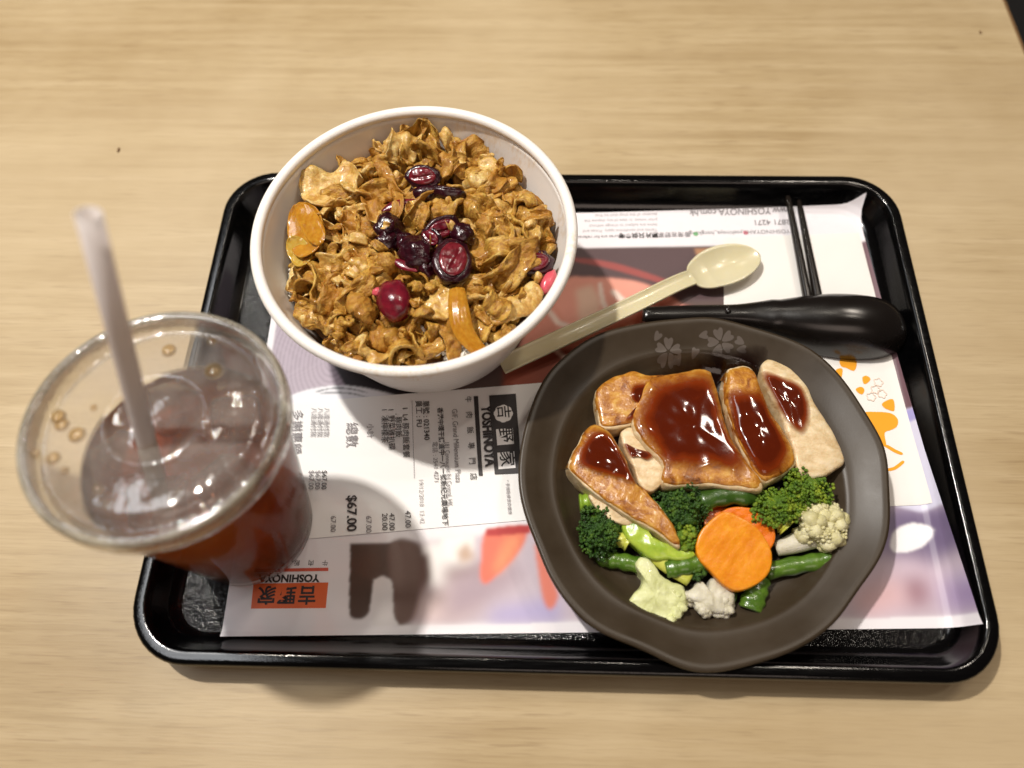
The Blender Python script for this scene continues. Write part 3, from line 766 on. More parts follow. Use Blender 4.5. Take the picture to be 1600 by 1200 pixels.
rl('1  野菜雞扒碟', 607, 638, 0.0042)
rl('1  凍檸檬茶', 596.5, 638, 0.0042)
rl('小計', 574, 662, 0.0044, 'greyink'); rl('總數', 542, 660, 0.0076, 'greyink', stretch=1.0)
rl('$67.00', 543, 774, 0.0072, bold=0.00015)
rl('67.00', 572, 806, 0.0042, 'greyink'); rl('20.00', 597, 802, 0.0042); rl('47.00', 608, 802, 0.0042); rl('47.00', 633, 798, 0.0042)
for k in range(3): rl('八達通付款', 487 + k * 10, 637, 0.0036, 'greyink'); rl('$67.00', 483 + k * 10, 735, 0.0040, 'greyink' if k < 2 else 'ink')
rl('多謝惠顧', 458, 640, 0.0068, 'greyink'); rl('67.00', 517, 806, 0.0040, 'greyink')
rl('* QR', 788, 750, 0.0001)
rl('* 手機點餐會員優惠', 790, 750, 0.0022, 'greyink')
rec_b = [at(x, y, zl)[:2] for x, y in ((556, 772), (562, 850))]

# ------------------------------------------------------------------ chopsticks
def chopstick(p0, p1, label):
    a, b = np.array(p0), np.array(p1); d = b - a; L = np.linalg.norm(d); d = d / L
    side = np.array([d[1], -d[0], 0]); side /= np.linalg.norm(side); up = np.cross(side, d); up = up if up[2] > 0 else -up
    rings = []
    for t in np.linspace(0, 1, 14):
        w_ = 0.0016 + 0.0013 * t
        if t == 0: w_ *= 0.82
        R_ = []
        for k in range(16):
            an = 2 * PI * k / 16; cx2, sx2 = math.cos(an), math.sin(an)
            q = (abs(cx2) ** 4 + abs(sx2) ** 4) ** -0.25
            R_.append(tuple(a + d * L * t + side * cx2 * q * w_ + up * sx2 * q * w_ * 0.9))
        rings.append(R_)
    v, f = loft(rings)
    return tag(obj('chopstick', v, f, MAT['chopstick'], origin=tuple(np.array([a[0], a[1], 0.004]))), label, 'chopstick', 'black chopsticks on the napkin')
def ext(pa, pb, za, zb, f):
    a, b = at(*pa, za), at(*pb, zb); return a, a + (b - a) * f
chopstick(*ext((1229.5, 302), (1259, 452), 0.0115, 0.0088, 1.42), 'black chopstick reaching farthest to the tray rim, left of its twin')
chopstick(*ext((1248, 314), (1275, 452), 0.0105, 0.0088, 1.42), 'shorter looking black chopstick nearer the right corner of the placemat')

# ------------------------------------------------------------------ cream plastic spoon
def spoon_cream():
    zj = 0.0125
    path = spline([at(783, 571, 0.011), at(880, 527, 0.0145), at(985, 478, 0.0150), at(1064, 440, 0.0125), at(1125, 419, 0.0090), at(1186, 397, 0.0125)], 150)
    vs, fs = [], []; ns = 17
    for i, p in enumerate(path):
        t = i / 149; tb = max(0.0, (t - 0.655) / 0.345)
        d = np.array(path[min(i + 1, 149)]) - np.array(path[max(i - 1, 0)]); d[2] = 0; d /= np.linalg.norm(d); sd = np.array([d[1], -d[0], 0])
        hw = 0.0046 + 0.0007 * (1 - t)
        if tb > 0: hw = max(0.0002, 0.0046 * (1 - tb) ** 2 * (1 if tb < 1 else 0) + 0.0124 * math.sin(PI * min(1, tb ** 1.10)) ** 0.46)
        for k in range(ns):
            s = -1 + 2 * k / (ns - 1)
            if tb > 0:
                dep = 0.0050 * math.sin(PI * min(1, tb ** 0.9)) ** 0.8
                z = -dep * (1 - s * s) + 0.0002
                zz = 0.0125 + (p[2] - 0.0125) * (1 - min(1, tb * 4)) + z
            else:
                z = 0.0011 * (abs(s) ** 3) - 0.0006 * (1 - s * s); zz = p[2] + z
            vs.append((p[0] + sd[0] * hw * s, p[1] + sd[1] * hw * s, zz))
    for i in range(149):
        for k in range(ns - 1): a = i * ns + k; fs.append((a, a + 1, a + ns + 1, a + ns))
    o = obj('plastic_spoon', vs, fs, MAT['cream'], origin=tuple(np.array([*at(1125, 419, 0.006)])), mods=[('SOLIDIFY', dict(thickness=0.0013, offset=-1))])
    return tag(o, 'cream plastic spoon leaning beside the bowl with its head on the napkin', 'spoon')
spoon_cream()

# ------------------------------------------------------------------ black ramen spoon lying face down
def renge():
    st = [(1001, 499, 13, .0092), (1010, 499, 17, .0108), (1050, 499, 19, .0114), (1100, 499, 20, .0120), (1145, 500, 22, .0130), (1180, 501, 29, .0150), (1210, 503, 38, .0178),
          (1245, 506, 48, .0212), (1285, 509, 56, .0242), (1325, 512, 58, .0250), (1360, 514, 55, .0232), (1385, 516, 45, .0185), (1400, 517, 31, .0120), (1408, 518, 13, .0050)]
    base = 0.0052
    C_ = [np.array([*at(x, y + h * 620 * 0.35, base)]) for x, y, hw, h in st]
    path = spline(C_, 56); hws = np.interp(np.linspace(0, 1, 56), np.linspace(0, 1, len(st)), [s[2] for s in st]) / 2950.0
    hh = np.interp(np.linspace(0, 1, 56), np.linspace(0, 1, len(st)), [s[3] for s in st])
    k_ = np.array([1, 2, 3, 2, 1]) / 9
    hws = np.convolve(np.pad(hws, 2, mode='edge'), k_, 'valid'); hh = np.convolve(np.pad(hh, 2, mode='edge'), k_, 'valid')
    rings = []
    for i, p in enumerate(path):
        d = np.array(path[min(i + 1, 55)]) - np.array(path[max(i - 1, 0)]); d[2] = 0; d /= np.linalg.norm(d); sd = np.array([-d[1], d[0], 0])
        t = i / 55; lift = 0.0045 * (1 - min(1, t / 0.45)); R_ = []
        for k in range(22):
            a = 2 * PI * k / 22; ca_, sa_ = math.cos(a), math.sin(a)
            x = hws[i] * math.copysign(abs(ca_) ** 0.85, ca_)
            z = hh[i] * (sa_ ** 0.9) if sa_ > 0 else (0.0016 * sa_)
            if t < 0.45 and sa_ > 0: z = (hh[i] - lift) * (sa_ ** 0.6)
            R_.append((p[0] + sd[0] * x, p[1] + sd[1] * x, base + lift + max(z, -0.0016)))
        rings.append(R_)
    v, f = loft(rings)
    r = empty('ramen_spoon', at(1300, 509, base), 'glossy black ramen spoon lying face down behind the plate', 'spoon')
    obj('bowl_and_handle', v, f, MAT['renge'], r, mods=[('SUBSURF', dict(levels=1, render_levels=1))])
    # small hook on the handle
    q = at(1137, 489, 0.016); B = bvh_of((v, f))
    obj('hook', *join(blob((q[0], q[1], 0.0166), (0.0022, 0.0018, 0.0024), lump=0.1), blob((q[0] - .0006, q[1] + 0.0014, 0.0180), (0.0012, 0.0022, 0.0010), lump=0.05)), MAT['renge'], r)
renge()

# ------------------------------------------------------------------ paper bowl
BX, BY, BZ, BR = -0.0770, 0.0610, 0.0043, 0.0846
RIMZ = 0.0812
bowl = empty('paper_bowl', (BX, BY, BZ), 'large white paper bowl of pork and rice on the left of the tray', 'bowl')
outer = [(0.052, 0.0022), (0.0565, 0.0022), (0.0572, 0.0), (0.0590, 0.0), (0.0598, 0.0012)]
for k in range(60):
    t = k / 59; z = 0.0022 + t * (RIMZ - BZ - 0.0085); r_ = 0.0602 + (0.0803 - 0.0602) * t + 0.00028 * math.sin(z * 2 * PI / 0.0058) * (0.4 + 0.6 * t)
    outer.append((r_, z))
inner = [(0.0796, RIMZ - BZ - 0.003)] + [(0.0602 + 0.0201 * t - 0.0009, 0.0022 + t * (RIMZ - BZ - 0.0085)) for t in np.linspace(0.97, 0.07, 30)] + [(0.0585, 0.0048), (0.055, 0.0040)]
BM = bowl_mat('white_bowl_paper', [((0.034, 0.0742, 0.072), 0.022), ((0.055, 0.058, 0.074), 0.016), ((0.075, 0.012, 0.070), 0.012), ((0.0, -0.083, 0.06), 0.02)])
bv, bf = lathe(outer + inner, BX, BY, BZ, 128, True, True)
obj('bowl_wall', bv, bf, BM, bowl)
rim = []
for k in range(25):
    a = 2 * PI * k / 24; rim.append((BR - 0.0030 + 0.0030 * math.cos(a), RIMZ - BZ - 0.0029 + 0.0029 * math.sin(a)))
RM = bowl_mat('white_rim_paper', [((-0.004, -0.0825, 0.0765), 0.016), ((0.012, -0.082, 0.0765), 0.008), ((0.0805, -0.010, 0.0768), 0.010), ((0.0, 0.0, -1), 0.001)])
obj('rolled_rim', *lathe(rim, BX, BY, BZ, 128), RM, bowl)

# ------------------------------------------------------------------ rice
def rin(z): return 0.0602 + 0.0201 * min(1, max(0, (z - BZ - 0.0022) / 0.0684)) - 0.0010
def food_h(x, y):
    """height of the heap at plan position (x, y)"""
    dx_, dy_ = x - BX, y - BY; r_ = math.hypot(dx_, dy_) / 0.0745; r_ = min(r_, 1.0)
    h = 0.0622 + 0.0098 * (1 - r_ ** 2.4)
    h += 0.0075 * math.exp(-((dx_ + 0.006) ** 2 + (dy_ - 0.060) ** 2) / 0.020 ** 2)       # the peak at the far wall
    h -= 0.0025 * math.exp(-((dx_ - 0.055) ** 2 + (dy_ - 0.036) ** 2) / 0.016 ** 2)
    h -= 0.0060 * math.exp(-((dx_ + 0.060) ** 2 + (dy_ + 0.010) ** 2) / 0.016 ** 2)
    h -= 0.0030 * math.exp(-((dx_ + 0.050) ** 2 + (dy_ - 0.050) ** 2) / 0.018 ** 2)
    return h + 0.0016 * nz((x, y, 0), 60, 4)
rings = []
for s in (1.0, 0.98, 0.93, 0.85, 0.7, 0.5, 0.3, 0.1):
    R_ = []
    for k in range(72):
        a = 2 * PI * k / 72; x = BX + 0.0695 * s * math.cos(a); y = BY + 0.0695 * s * math.sin(a)
        R_.append((x, y, food_h(x, y) - 0.0125 + 0.0014 * nz((x, y, 0), 330)))
    rings.append(R_)
rings.insert(0, [(BX + 0.0595 * math.cos(2 * PI * k / 72), BY + 0.0595 * math.sin(2 * PI * k / 72), 0.016) for k in range(72)])
rv_, rf_ = loft(rings)
bm0 = blob((0, 0, 0), (1, 1, 1), sub=1, lump=0)
gv, gf = [], []
def grain(p):
    L = RNG.uniform(0.0026, 0.0034); wv = L * 0.36
    Rm = Matrix.Rotation(RNG.uniform(0, PI), 3, 'Z') @ Matrix.Rotation(RNG.uniform(-0.6, 0.6), 3, 'Y')
    k = len(gv)
    for v in bm0[0]:
        q = Rm @ Vector((v[0] * L, v[1] * wv, v[2] * wv)); gv.append((p[0] + q.x, p[1] + q.y, p[2] + q.z))
    for f in bm0[1]: gf.append(tuple(i + k for i in f))
spots = [(463, 452, 26, 30), (466, 432, 20, 26), (718, 545, 30, 30), (718, 545, 30, 30), (706, 535, 14, 18), (835, 332, 14, 14)]
for px_, py_, sx_, sy_ in spots:
    for _ in range(110):
        p = at(px_ + RNG.gauss(0, sx_ * 0.5), py_ + RNG.gauss(0, sy_ * 0.5), 0.053)
        if math.hypot(p[0] - BX, p[1] - BY) < 0.0715: grain((p[0], p[1], food_h(p[0], p[1]) - (0.0030 if py_ > 500 else 0.0060) + RNG.uniform(-0.001, 0.0018)))
rice = obj('steamed_rice', *join((rv_, rf_), (gv, gf)), MAT['rice'], origin=(BX, BY, 0.018))
rice.data.materials.append(MAT['bed'])
rice.data.polygons.foreach_set('material_index', [1] * len(rf_) + [0] * len(gf))
tag(rice, 'white steamed rice under the pork, showing at the bowl wall', 'rice', kind='stuff')

# ------------------------------------------------------------------ pork slices
def slice_mesh(rng, L, W, curl=1.2, freq=1.1, crumple=0.0022, fine=0.0006, nu=42, nv_=17, ruffle=0.0018, thick=0.0021):
    """one thin crumpled slice, centred on the origin, closed, ragged edge"""
    ph, ph2, sd = rng.uniform(0, 6.28), rng.uniform(0, 6.28), rng.uniform(0, 90)
    x = z = 0.0; line = []; ds = L / (nu - 1)
    for i in range(nu):
        u = i / (nu - 1); th = curl * math.sin(2 * PI * freq * u + ph) + 0.35 * curl * math.sin(2 * PI * freq * 2.3 * u + ph2)
        x += math.cos(th) * ds; z += math.sin(th) * ds; line.append((x, z, th))
    mx = sum(p[0] for p in line) / nu; mz = sum(p[1] for p in line) / nu
    cross = rng.uniform(-0.5, 0.5); rk = rng.uniform(1.0, 2.6)
    top, bot = [], []
    for i, (px_, pz_, th) in enumerate(line):
        u = i / (nu - 1); endw = (1 - abs(2 * u - 1) ** 5.0) ** 0.5 * 0.82 + 0.18
        for j in range(nv_):
            v = -1 + 2 * j / (nv_ - 1)
            wv = W / 2 * endw * (1 + 0.42 * noise.noise(Vector((u * 3.2 + sd, math.copysign(1.7, v) * 1.3, 0))) + 0.06 * noise.noise(Vector((u * 11 + sd, math.copysign(3.1, v), 2))))
            y = v * wv
            ny = cross * W * 0.5 * (v * v) + 0.5 * ruffle * abs(v) ** 1.6 * math.sin(rk * 2 * PI * u + 2.2 * v + ph)
            n1 = noise.noise(Vector((px_ * 62 + sd, y * 95, pz_ * 62 + sd))); n2 = noise.noise(Vector((px_ * 120 + sd, y * 210, pz_ * 120 - sd))); n3 = noise.noise(Vector((px_ * 300, y * 380 + sd, pz_ * 300 + sd)))
            ny += crumple * (1.15 * n1 + 0.75 * n2 + 0.35 * (abs(n2) * 2.0 - 0.5) + 0.45 * n3)
            ny += 2.2 * ruffle * abs(v) ** 1.5 * noise.noise(Vector((u * L * 85 + sd, math.copysign(2.3, v), sd)))
            ny += fine * 0.5 * noise.noise(Vector((px_ * 750, y * 900 + sd, pz_ * 750)))
            y += crumple * 0.7 * noise.noise(Vector((px_ * 120 + sd, y * 120 + 7, pz_ * 120)))
            ex_ = (-math.sin(th), math.cos(th))
            edge = min(1.0, 3.5 * min(u, 1 - u, (1 - abs(v)) * 0.6) + 0.62)
            tk = thick * edge * 0.5
            top.append((px_ - mx + ex_[0] * (ny + tk), y, pz_ - mz + ex_[1] * (ny + tk)))
            bot.append((px_ - mx + ex_[0] * (ny - tk), y, pz_ - mz + ex_[1] * (ny - tk)))
    vs = top + bot; n_ = nu * nv_; fs = []
    for i in range(nu - 1):
        for j in range(nv_ - 1):
            a = i * nv_ + j; fs.append((a, a + nv_, a + nv_ + 1, a + 1)); fs.append((n_ + a, n_ + a + 1, n_ + a + nv_ + 1, n_ + a + nv_))
    loop = [j for j in range(nv_)] + [i * nv_ + nv_ - 1 for i in range(1, nu)] + [(nu - 1) * nv_ + j for j in range(nv_ - 2, -1, -1)] + [i * nv_ for i in range(nu - 2, 0, -1)]
    for k in range(len(loop)): a, b = loop[k], loop[(k + 1) % len(loop)]; fs.append((a, b, n_ + b, n_ + a))
    return vs, fs

def add_slice(p, yaw, tilt, roll, mesh, label, mat='pork', group='crumpled pork slices in the bowl'):
    v, f = mesh
    o = obj('pork_slice', v, f, MAT[mat], origin=(0, 0, 0))
    Rm = (Matrix.Rotation(yaw, 3, 'Z') @ Matrix.Rotation(tilt, 3, 'Y') @ Matrix.Rotation(roll, 3, 'X')).to_4x4()
    # keep the whole slice inside the bowl: pull towards the axis, never through the wall
    pts = [Rm @ Vector(q) for q in v[::3]]
    px_, py_, pz_ = p
    for _ in range(25):
        worst = 0; wx = wy = 0
        for q in pts:
            x, y, z = px_ + q.x, py_ + q.y, pz_ + q.z; rr_ = math.hypot(x - BX, y - BY); lim = rin(z) - 0.0010
            if rr_ - lim > worst: worst = rr_ - lim; wx, wy = (x - BX) / rr_, (y - BY) / rr_
        if worst <= 0: break
        px_ -= wx * worst; py_ -= wy * worst
    o.matrix_world = Matrix.Translation((px_, py_, pz_)) @ Rm
    return tag(o, label, 'pork slice', group)

LANDMARKS = [(470, 357, 'the amber onion wedge'), (525, 297, 'the widest pale slice'), (661, 277, 'the topmost berry'), (640, 215, 'the peak at the far wall'), (697, 300, 'the black curled berry'),
             (606, 358, 'the plum coloured berry'), (707, 409, 'the largest berry half'), (650, 400, 'the wrinkled dark berry'), (616, 470, 'the shiny red berry'), (730, 505, 'the amber onion strip'),
             (838, 411, 'the maroon berry at the right wall'), (798, 470, 'the broad yellowish slice'), (465, 445, 'the rice at the left wall'), (718, 548, 'the rice at the front wall'), (780, 300, 'the bare far right wall'), (560, 540, 'the bare front left rim')]
USED = {}
def to_px(p):
    d = V(p) - V(CAM); zz = d.dot(V(FW))
    return 800 + FPX * d.dot(V(RT)) / zz, 600 - FPX * d.dot(V(UP)) / zz
ORD = ['', 'second ', 'third ', 'fourth ', 'fifth ', 'sixth ', 'seventh ', 'eighth ', 'ninth ']
def slice_labels(items):
    """names each slice by its look, its side of the nearest landmark and, among alike ones, by how close it lies"""
    rows = {}
    for o, p, look in items:
        x, y = to_px(p); d_, lm = min((math.hypot(x - a, y - b), (a, b, n_)) for a, b, n_ in LANDMARKS)
        dx_, dy_ = x - lm[0], y - lm[1]
        side = ('right of' if dx_ > 0 else 'left of') if abs(dx_) > abs(dy_) else ('in front of' if dy_ > 0 else 'beyond')
        rows.setdefault((look, side, lm[2]), []).append((d_, o.name, o))
    for (look, side, lm), l in rows.items():
        for k, (_, _, o) in enumerate(sorted(l, key=lambda q: q[:2])):
            o['label'] = look + ' pork slice ' + side + ' ' + lm + ('' if len(l) == 1 else (', nearest to it' if k == 0 else ', ' + ORD[k] + 'nearest'))
def scatter(n_, rmax, seed, mind):
    rng = random.Random(seed); pts = []; tries = 0
    while len(pts) < n_ and tries < 20000:
        tries += 1; a, r_ = rng.uniform(0, 2 * PI), rmax * math.sqrt(rng.random())
        p = (BX + r_ * math.cos(a), BY + r_ * math.sin(a))
        if all(math.hypot(p[0] - q[0], p[1] - q[1]) > mind for q in pts): pts.append(p)
    return pts
KEEPOUT = [(470, 357, 30), (715, 472, 26), (726, 505, 30), (738, 535, 28), (705, 408, 36), (663, 280, 30), (617, 470, 32), (695, 302, 26), (640, 390, 34), (606, 360, 22), (690, 360, 24), (620, 320, 18), (838, 412, 24), (857, 441, 16), (520, 296, 34), (798, 470, 24), (795, 405, 20), (688, 476, 14)]
def near_px(p, lst, k=1.0):
    x, y = to_px(p); return any(math.hypot(x - a, y - b) < c_ * k for a, b, c_ in lst)
items = []
# lower layer: flatter, seen in the gaps
for (x, y) in scatter(58, 0.069, 5, 0.0128):
    q = (x, y, food_h(x, y) - 0.0055)
    if near_px(q, [(463, 445, 24), (716, 545, 26)]): continue
    o = add_slice(q, RNG.uniform(0, 2 * PI), RNG.uniform(-0.4, 0.4), RNG.uniform(-0.5, 0.5),
                  slice_mesh(RNG, RNG.uniform(0.026, 0.038), RNG.uniform(0.015, 0.020), curl=RNG.uniform(0.5, 1.0), crumple=0.0026), '')
    items.append((o, q, 'half buried'))
for (x, y) in scatter(135, 0.0712, 11, 0.0085):
    q = (x, y, food_h(x, y) - 0.0006)
    if near_px(q, KEEPOUT, k=0.8) or near_px(q, [(463, 445, 28), (716, 548, 30)]): continue
    L = RNG.choice((RNG.uniform(0.020, 0.030), RNG.uniform(0.028, 0.046))); pale = RNG.random() < 0.22; W = RNG.choice((RNG.uniform(0.0055, 0.0090), RNG.uniform(0.009, 0.014), RNG.uniform(0.013, 0.020)))
    o = add_slice((x, y, q[2] + RNG.uniform(-0.002, 0.002)), RNG.uniform(0, 2 * PI), RNG.uniform(-0.35, 0.35), RNG.choice((-1, 1)) * RNG.uniform(0.0, 0.75),
                  slice_mesh(RNG, L, W, curl=RNG.choice((RNG.uniform(0.4, 0.9), RNG.uniform(0.8, 1.6))), freq=RNG.uniform(0.5, 1.2), crumple=RNG.uniform(0.0020, 0.0036), fine=0.0006, ruffle=RNG.uniform(0.0008, 0.0020)), '', 'fat' if pale else 'pork')
    items.append((o, q, ('pale ' if pale else 'brown ') + ('narrow' if W < 0.0095 else 'broad')))
# thin shreds torn from the slices, lying across them
for (x, y) in scatter(84, 0.069, 23, 0.0105):
    q = (x, y, food_h(x, y) + 0.0022)
    if near_px(q, KEEPOUT, k=0.75) or near_px(q, [(463, 445, 22), (716, 548, 24)]): continue
    o = add_slice(q, RNG.uniform(0, 2 * PI), RNG.uniform(-0.3, 0.3), RNG.uniform(-0.6, 0.6),
                  slice_mesh(RNG, RNG.uniform(0.010, 0.022), RNG.uniform(0.0024, 0.0050), curl=RNG.uniform(0.5, 1.3), freq=RNG.uniform(0.6, 1.2), crumple=RNG.uniform(0.0014, 0.0024), ruffle=0.0008, nu=30, nv_=11), '', RNG.choice(('pork', 'pork', 'fat')))
    items.append((o, q, 'thin shredded'))
slice_labels(items)
# the few slices one can pick out
for (px_, py_, L, W, yaw, tilt, roll, curl, lab, mt) in (
        (522, 298, 0.036, 0.027, 0.30, -0.10, -0.15, 0.22, 'widest pale pork slice, lying flat at the upper left of the heap', 'fat'),
        (655, 226, 0.030, 0.020, 1.10, -0.55, 0.5, 0.55, 'folded pork slice standing up as the peak at the far wall of the bowl', 'pork'),
        (795, 405, 0.036, 0.017, 0.35, -0.1, 0.55, 0.45, 'long smooth pork slice to the right of the largest red berry half', 'pork'),
        (798, 470, 0.033, 0.019, 0.75, -0.2, -0.45, 0.5, 'broad yellowish pork slice to the right of the amber onion strip', 'fat'),
        (688, 476, 0.019, 0.018, 1.2, 0.0, -0.3, 0.25, 'square pale pork slice just left of the amber onion strip', 'fat'),
        (578, 470, 0.030, 0.018, 0.9, 0.2, 0.4, 0.8, 'orange brown folded slice left of the shiny red berry near the front', 'pork'),
        (500, 450, 0.032, 0.015, 1.9, 0.2, 0.9, 0.5, 'pork slice standing on edge just above the rice on the left', 'pork'),
        (845, 350, 0.026, 0.020, 1.3, 0.35, 0.3, 0.9, 'rumpled slice leaning on the right wall of the bowl', 'pork')):
    p = at(px_, py_, 0.067); z = food_h(p[0], p[1]) + 0.0036; p = at(px_, py_, z)
    add_slice((p[0], p[1], z), yaw, tilt, roll, slice_mesh(RNG, L, W, curl=curl, freq=0.7, crumple=0.0022, ruffle=0.0014, nu=36, nv_=18), lab, mt, None)

# ------------------------------------------------------------------ onions
def onion_leaf(name, c, a, b, dep, yaw, roll, mat, parent, span=2.6, th=0.0012, seed=0.0):
    vs = []; fs = []; nu, nv_ = 26, 14
    Rm = Matrix.Rotation(yaw, 3, 'Z') @ Matrix.Rotation(roll, 3, 'X')
    for i in range(nu):
        u = -1 + 2 * i / (nu - 1)
        for j in range(nv_):
            v = -1 + 2 * j / (nv_ - 1); wv = math.sqrt(max(0.02, 1 - abs(u) ** 2.6))
            ph = v * span / 2
            p = Vector((a * u, b * wv * math.sin(ph), -dep * wv * math.cos(ph) + 0.0012 * u * u + 0.0006 * nz((u, v, 0), 2.2, seed)))
            q = Rm @ p; vs.append((c[0] + q.x, c[1] + q.y, c[2] + q.z))
    for i in range(nu - 1):
        for j in range(nv_ - 1): k = i * nv_ + j; fs.append((k, k + 1, k + nv_ + 1, k + nv_))
    return obj(name, vs, fs, mat, parent, mods=[('SOLIDIFY', dict(thickness=th, offset=0)), ('SUBSURF', dict(levels=1, render_levels=1))])
c_ = at(468, 357, 0.0734)
on = empty('onion_wedge', (c_[0], c_[1], 0.060), 'amber onion wedge of nested leaves against the left wall of the bowl', 'onion')
onion_leaf('onion_leaf', at(474, 358, 0.0724), 0.0175, 0.0135, 0.0040, -1.25, 0.35, MAT['onion'], on, 1.9, 0.0009)
onion_leaf('onion_leaf', at(487, 352, 0.0736), 0.0150, 0.0062, -0.0014, -1.02, 0.30, MAT['onion'], on, 2.4, 0.0010, 4)
onion_leaf('onion_leaf', at(466, 392, 0.0694), 0.0100, 0.0080, 0.0030, -1.0, 0.2, MAT['onion_pale'], on, 1.8, 0.0009, 8)
def strip(name, pts, hw, mat, label, tw=0.0):
    path = spline(pts, 36); vs = []; fs = []; ns = 11
    for i, p in enumerate(path):
        d = np.array(path[min(i + 1, 35)]) - np.array(path[max(i - 1, 0)]); d /= np.linalg.norm(d)
        sd = np.cross(d, [0, 0, 1]); sd /= np.linalg.norm(sd); up = np.cross(sd, d); t = i / 35
        for k in range(ns):
            s = -1 + 2 * k / (ns - 1)
            h_ = 0.0016 * (1 - s * s) + 0.00022 * math.cos(s * 11)
            q = np.array(p) + sd * hw * s * (0.78 + 0.3 * math.sin(PI * min(1, t * 1.1))) + up * h_
            vs.append(tuple(q))
    for i in range(35):
        for k in range(ns - 1): a = i * ns + k; fs.append((a, a + 1, a + ns + 1, a + ns))
    c0_ = path[18]
    o = obj(name, vs, fs, mat, origin=tuple(float(q) for q in c0_), mods=[('SOLIDIFY', dict(thickness=0.0016, offset=0)), ('SUBSURF', dict(levels=1, render_levels=1))])
    return tag(o, label, 'onion')
strip('onion_strip', [at(714, 452, 0.0749), at(717, 485, 0.0754), at(726, 520, 0.0724), at(752, 553, 0.0674)], 0.0050, MAT['onion'], 'curved amber onion strip running down to the front wall of the bowl')

# ------------------------------------------------------------------ dark red berry halves
def berry(px_, py_, lift, ax, yaw, tilt, label, face=True, mat='berry', facemat='berry_flesh', lump=0.16, group=None):
    ax = tuple(1.12 * q for q in ax); p = at(px_, py_, 0.069); z = food_h(p[0], p[1]) + lift; p = at(px_, py_, z)
    Rm = Matrix.Rotation(yaw, 3, 'Z') @ Matrix.Rotation(tilt, 3, 'X'); sd = px_ * 0.37
    v, f = blob((0, 0, 0), ax, None, 3, lump, 1.8, sd)
    vs = []
    for q in v:
        q = Vector(q); e = (q.x / ax[0]) ** 2 + (q.y / ax[1]) ** 2
        if face and q.z > 0: q.z *= 0.35 + 0.5 * min(1, e) ** 2
        q = Rm @ q; vs.append((p[0] + q.x, p[1] + q.y, z + q.z))
    b = empty('berry_half' if face else 'whole_berry', (p[0], p[1], z - ax[2] * 0.6), label, 'berry', group)
    obj('skin', vs, f, MAT[mat], b)
    if face:
        rings = []
        for s in (1.0, 0.95, 0.85, 0.7, 0.55, 0.4, 0.25, 0.1):
            R_ = []
            for k in range(40):
                a = 2 * PI * k / 40; x, y = ax[0] * 0.74 * s * math.cos(a), ax[1] * 0.70 * s * math.sin(a)
                zz = ax[2] * 0.42 + 0.0011 * math.sqrt(max(0, 1 - s ** 4)) - 0.0008 * math.exp(-((y - 0.22 * ax[1] * math.sin(2.4 * x / ax[0] + sd)) / (ax[1] * 0.10)) ** 2) * (1 - s ** 6) + 0.0004 * nz((x, y, 0), 400, sd)
                q = Rm @ Vector((x, y, zz)); R_.append((p[0] + q.x, p[1] + q.y, z + q.z))
            rings.append(R_)
        obj('cut_face', *loft(rings, False, True), MAT[facemat], b)
berry(661, 277, 0.0062, (0.0088, 0.0060, 0.0050), -0.1, 0.45, 'oval berry half with ridged dark rim, topmost in the bowl')
berry(697, 300, 0.0050, (0.0098, 0.0050, 0.0045), -0.15, -0.9, 'almost black curled berry half below the topmost berry', True, 'berry', 'berry')
berry(666, 303, 0.0030, (0.0085, 0.0050, 0.0045), 0.2, 0.3, 'black shiny berry wedged directly beneath the topmost berry', False)
berry(606, 358, 0.0035, (0.0072, 0.0064, 0.0056), 0.4, 0.5, 'plum coloured wrinkled berry at the left end of the central berry cluster', False, 'berry', lump=0.4)
berry(650, 398, 0.0040, (0.0078, 0.0092, 0.0062), 0.3, 0.2, 'glossy wrinkled dark berry left of the largest red berry half', False, 'berry', lump=0.35)
berry(632, 378, 0.0028, (0.0052, 0.0048, 0.0042), 0.9, 0.2, 'small black berry in the middle of the central berry cluster', False, 'berry', lump=0.35)
berry(604, 378, 0.0026, (0.0060, 0.0050, 0.0044), 0.2, 0.3, 'small dark berry under the plum coloured berry', False, 'berry', lump=0.4)
berry(722, 366, 0.0030, (0.0052, 0.0060, 0.0044), 0.6, 0.3, 'black berry scrap touching the upper right of the largest berry half', False, 'berry', lump=0.4)
berry(668, 420, 0.0022, (0.0052, 0.0050, 0.0044), 0.6, 0.3, 'black berry scrap between the wrinkled berry and the largest half', False, 'berry', lump=0.4)
berry(690, 358, 0.0034, (0.0095, 0.0058, 0.0040), 0.5, 0.7, 'dark berry half above the largest red berry half', True, 'berry', 'berry_red')
berry(674, 372, 0.0030, (0.0065, 0.0045, 0.0034), -0.7, 0.6, 'small red berry piece above left of the largest berry half', True, 'berry', 'berry_red')
berry(707, 409, 0.0058, (0.0120, 0.0092, 0.0064), 1.50, 0.25, 'largest red berry half with a groove, at the centre right of the heap')
berry(616, 470, 0.0050, (0.0104, 0.0078, 0.0072), -1.25, 0.25, 'shiny bright red berry near the front of the bowl', False, 'berry_red', lump=0.14)
berry(837, 411, 0.0055, (0.0082, 0.0060, 0.0046), 0.25, 0.2, 'maroon berry half beside the right wall of the bowl', True, 'berry', 'berry_red')
berry(857, 441, 0.0050, (0.0068, 0.0032, 0.0036), 1.15, 0.1, 'bright pink red berry sliver pressed against the right wall', False, 'berry_pink')
berry(590, 456, 0.0062, (0.0026, 0.0020, 0.0018), 0.3, 0.1, 'tiny pink berry fragment left of the shiny red berry', False, 'berry_pink')
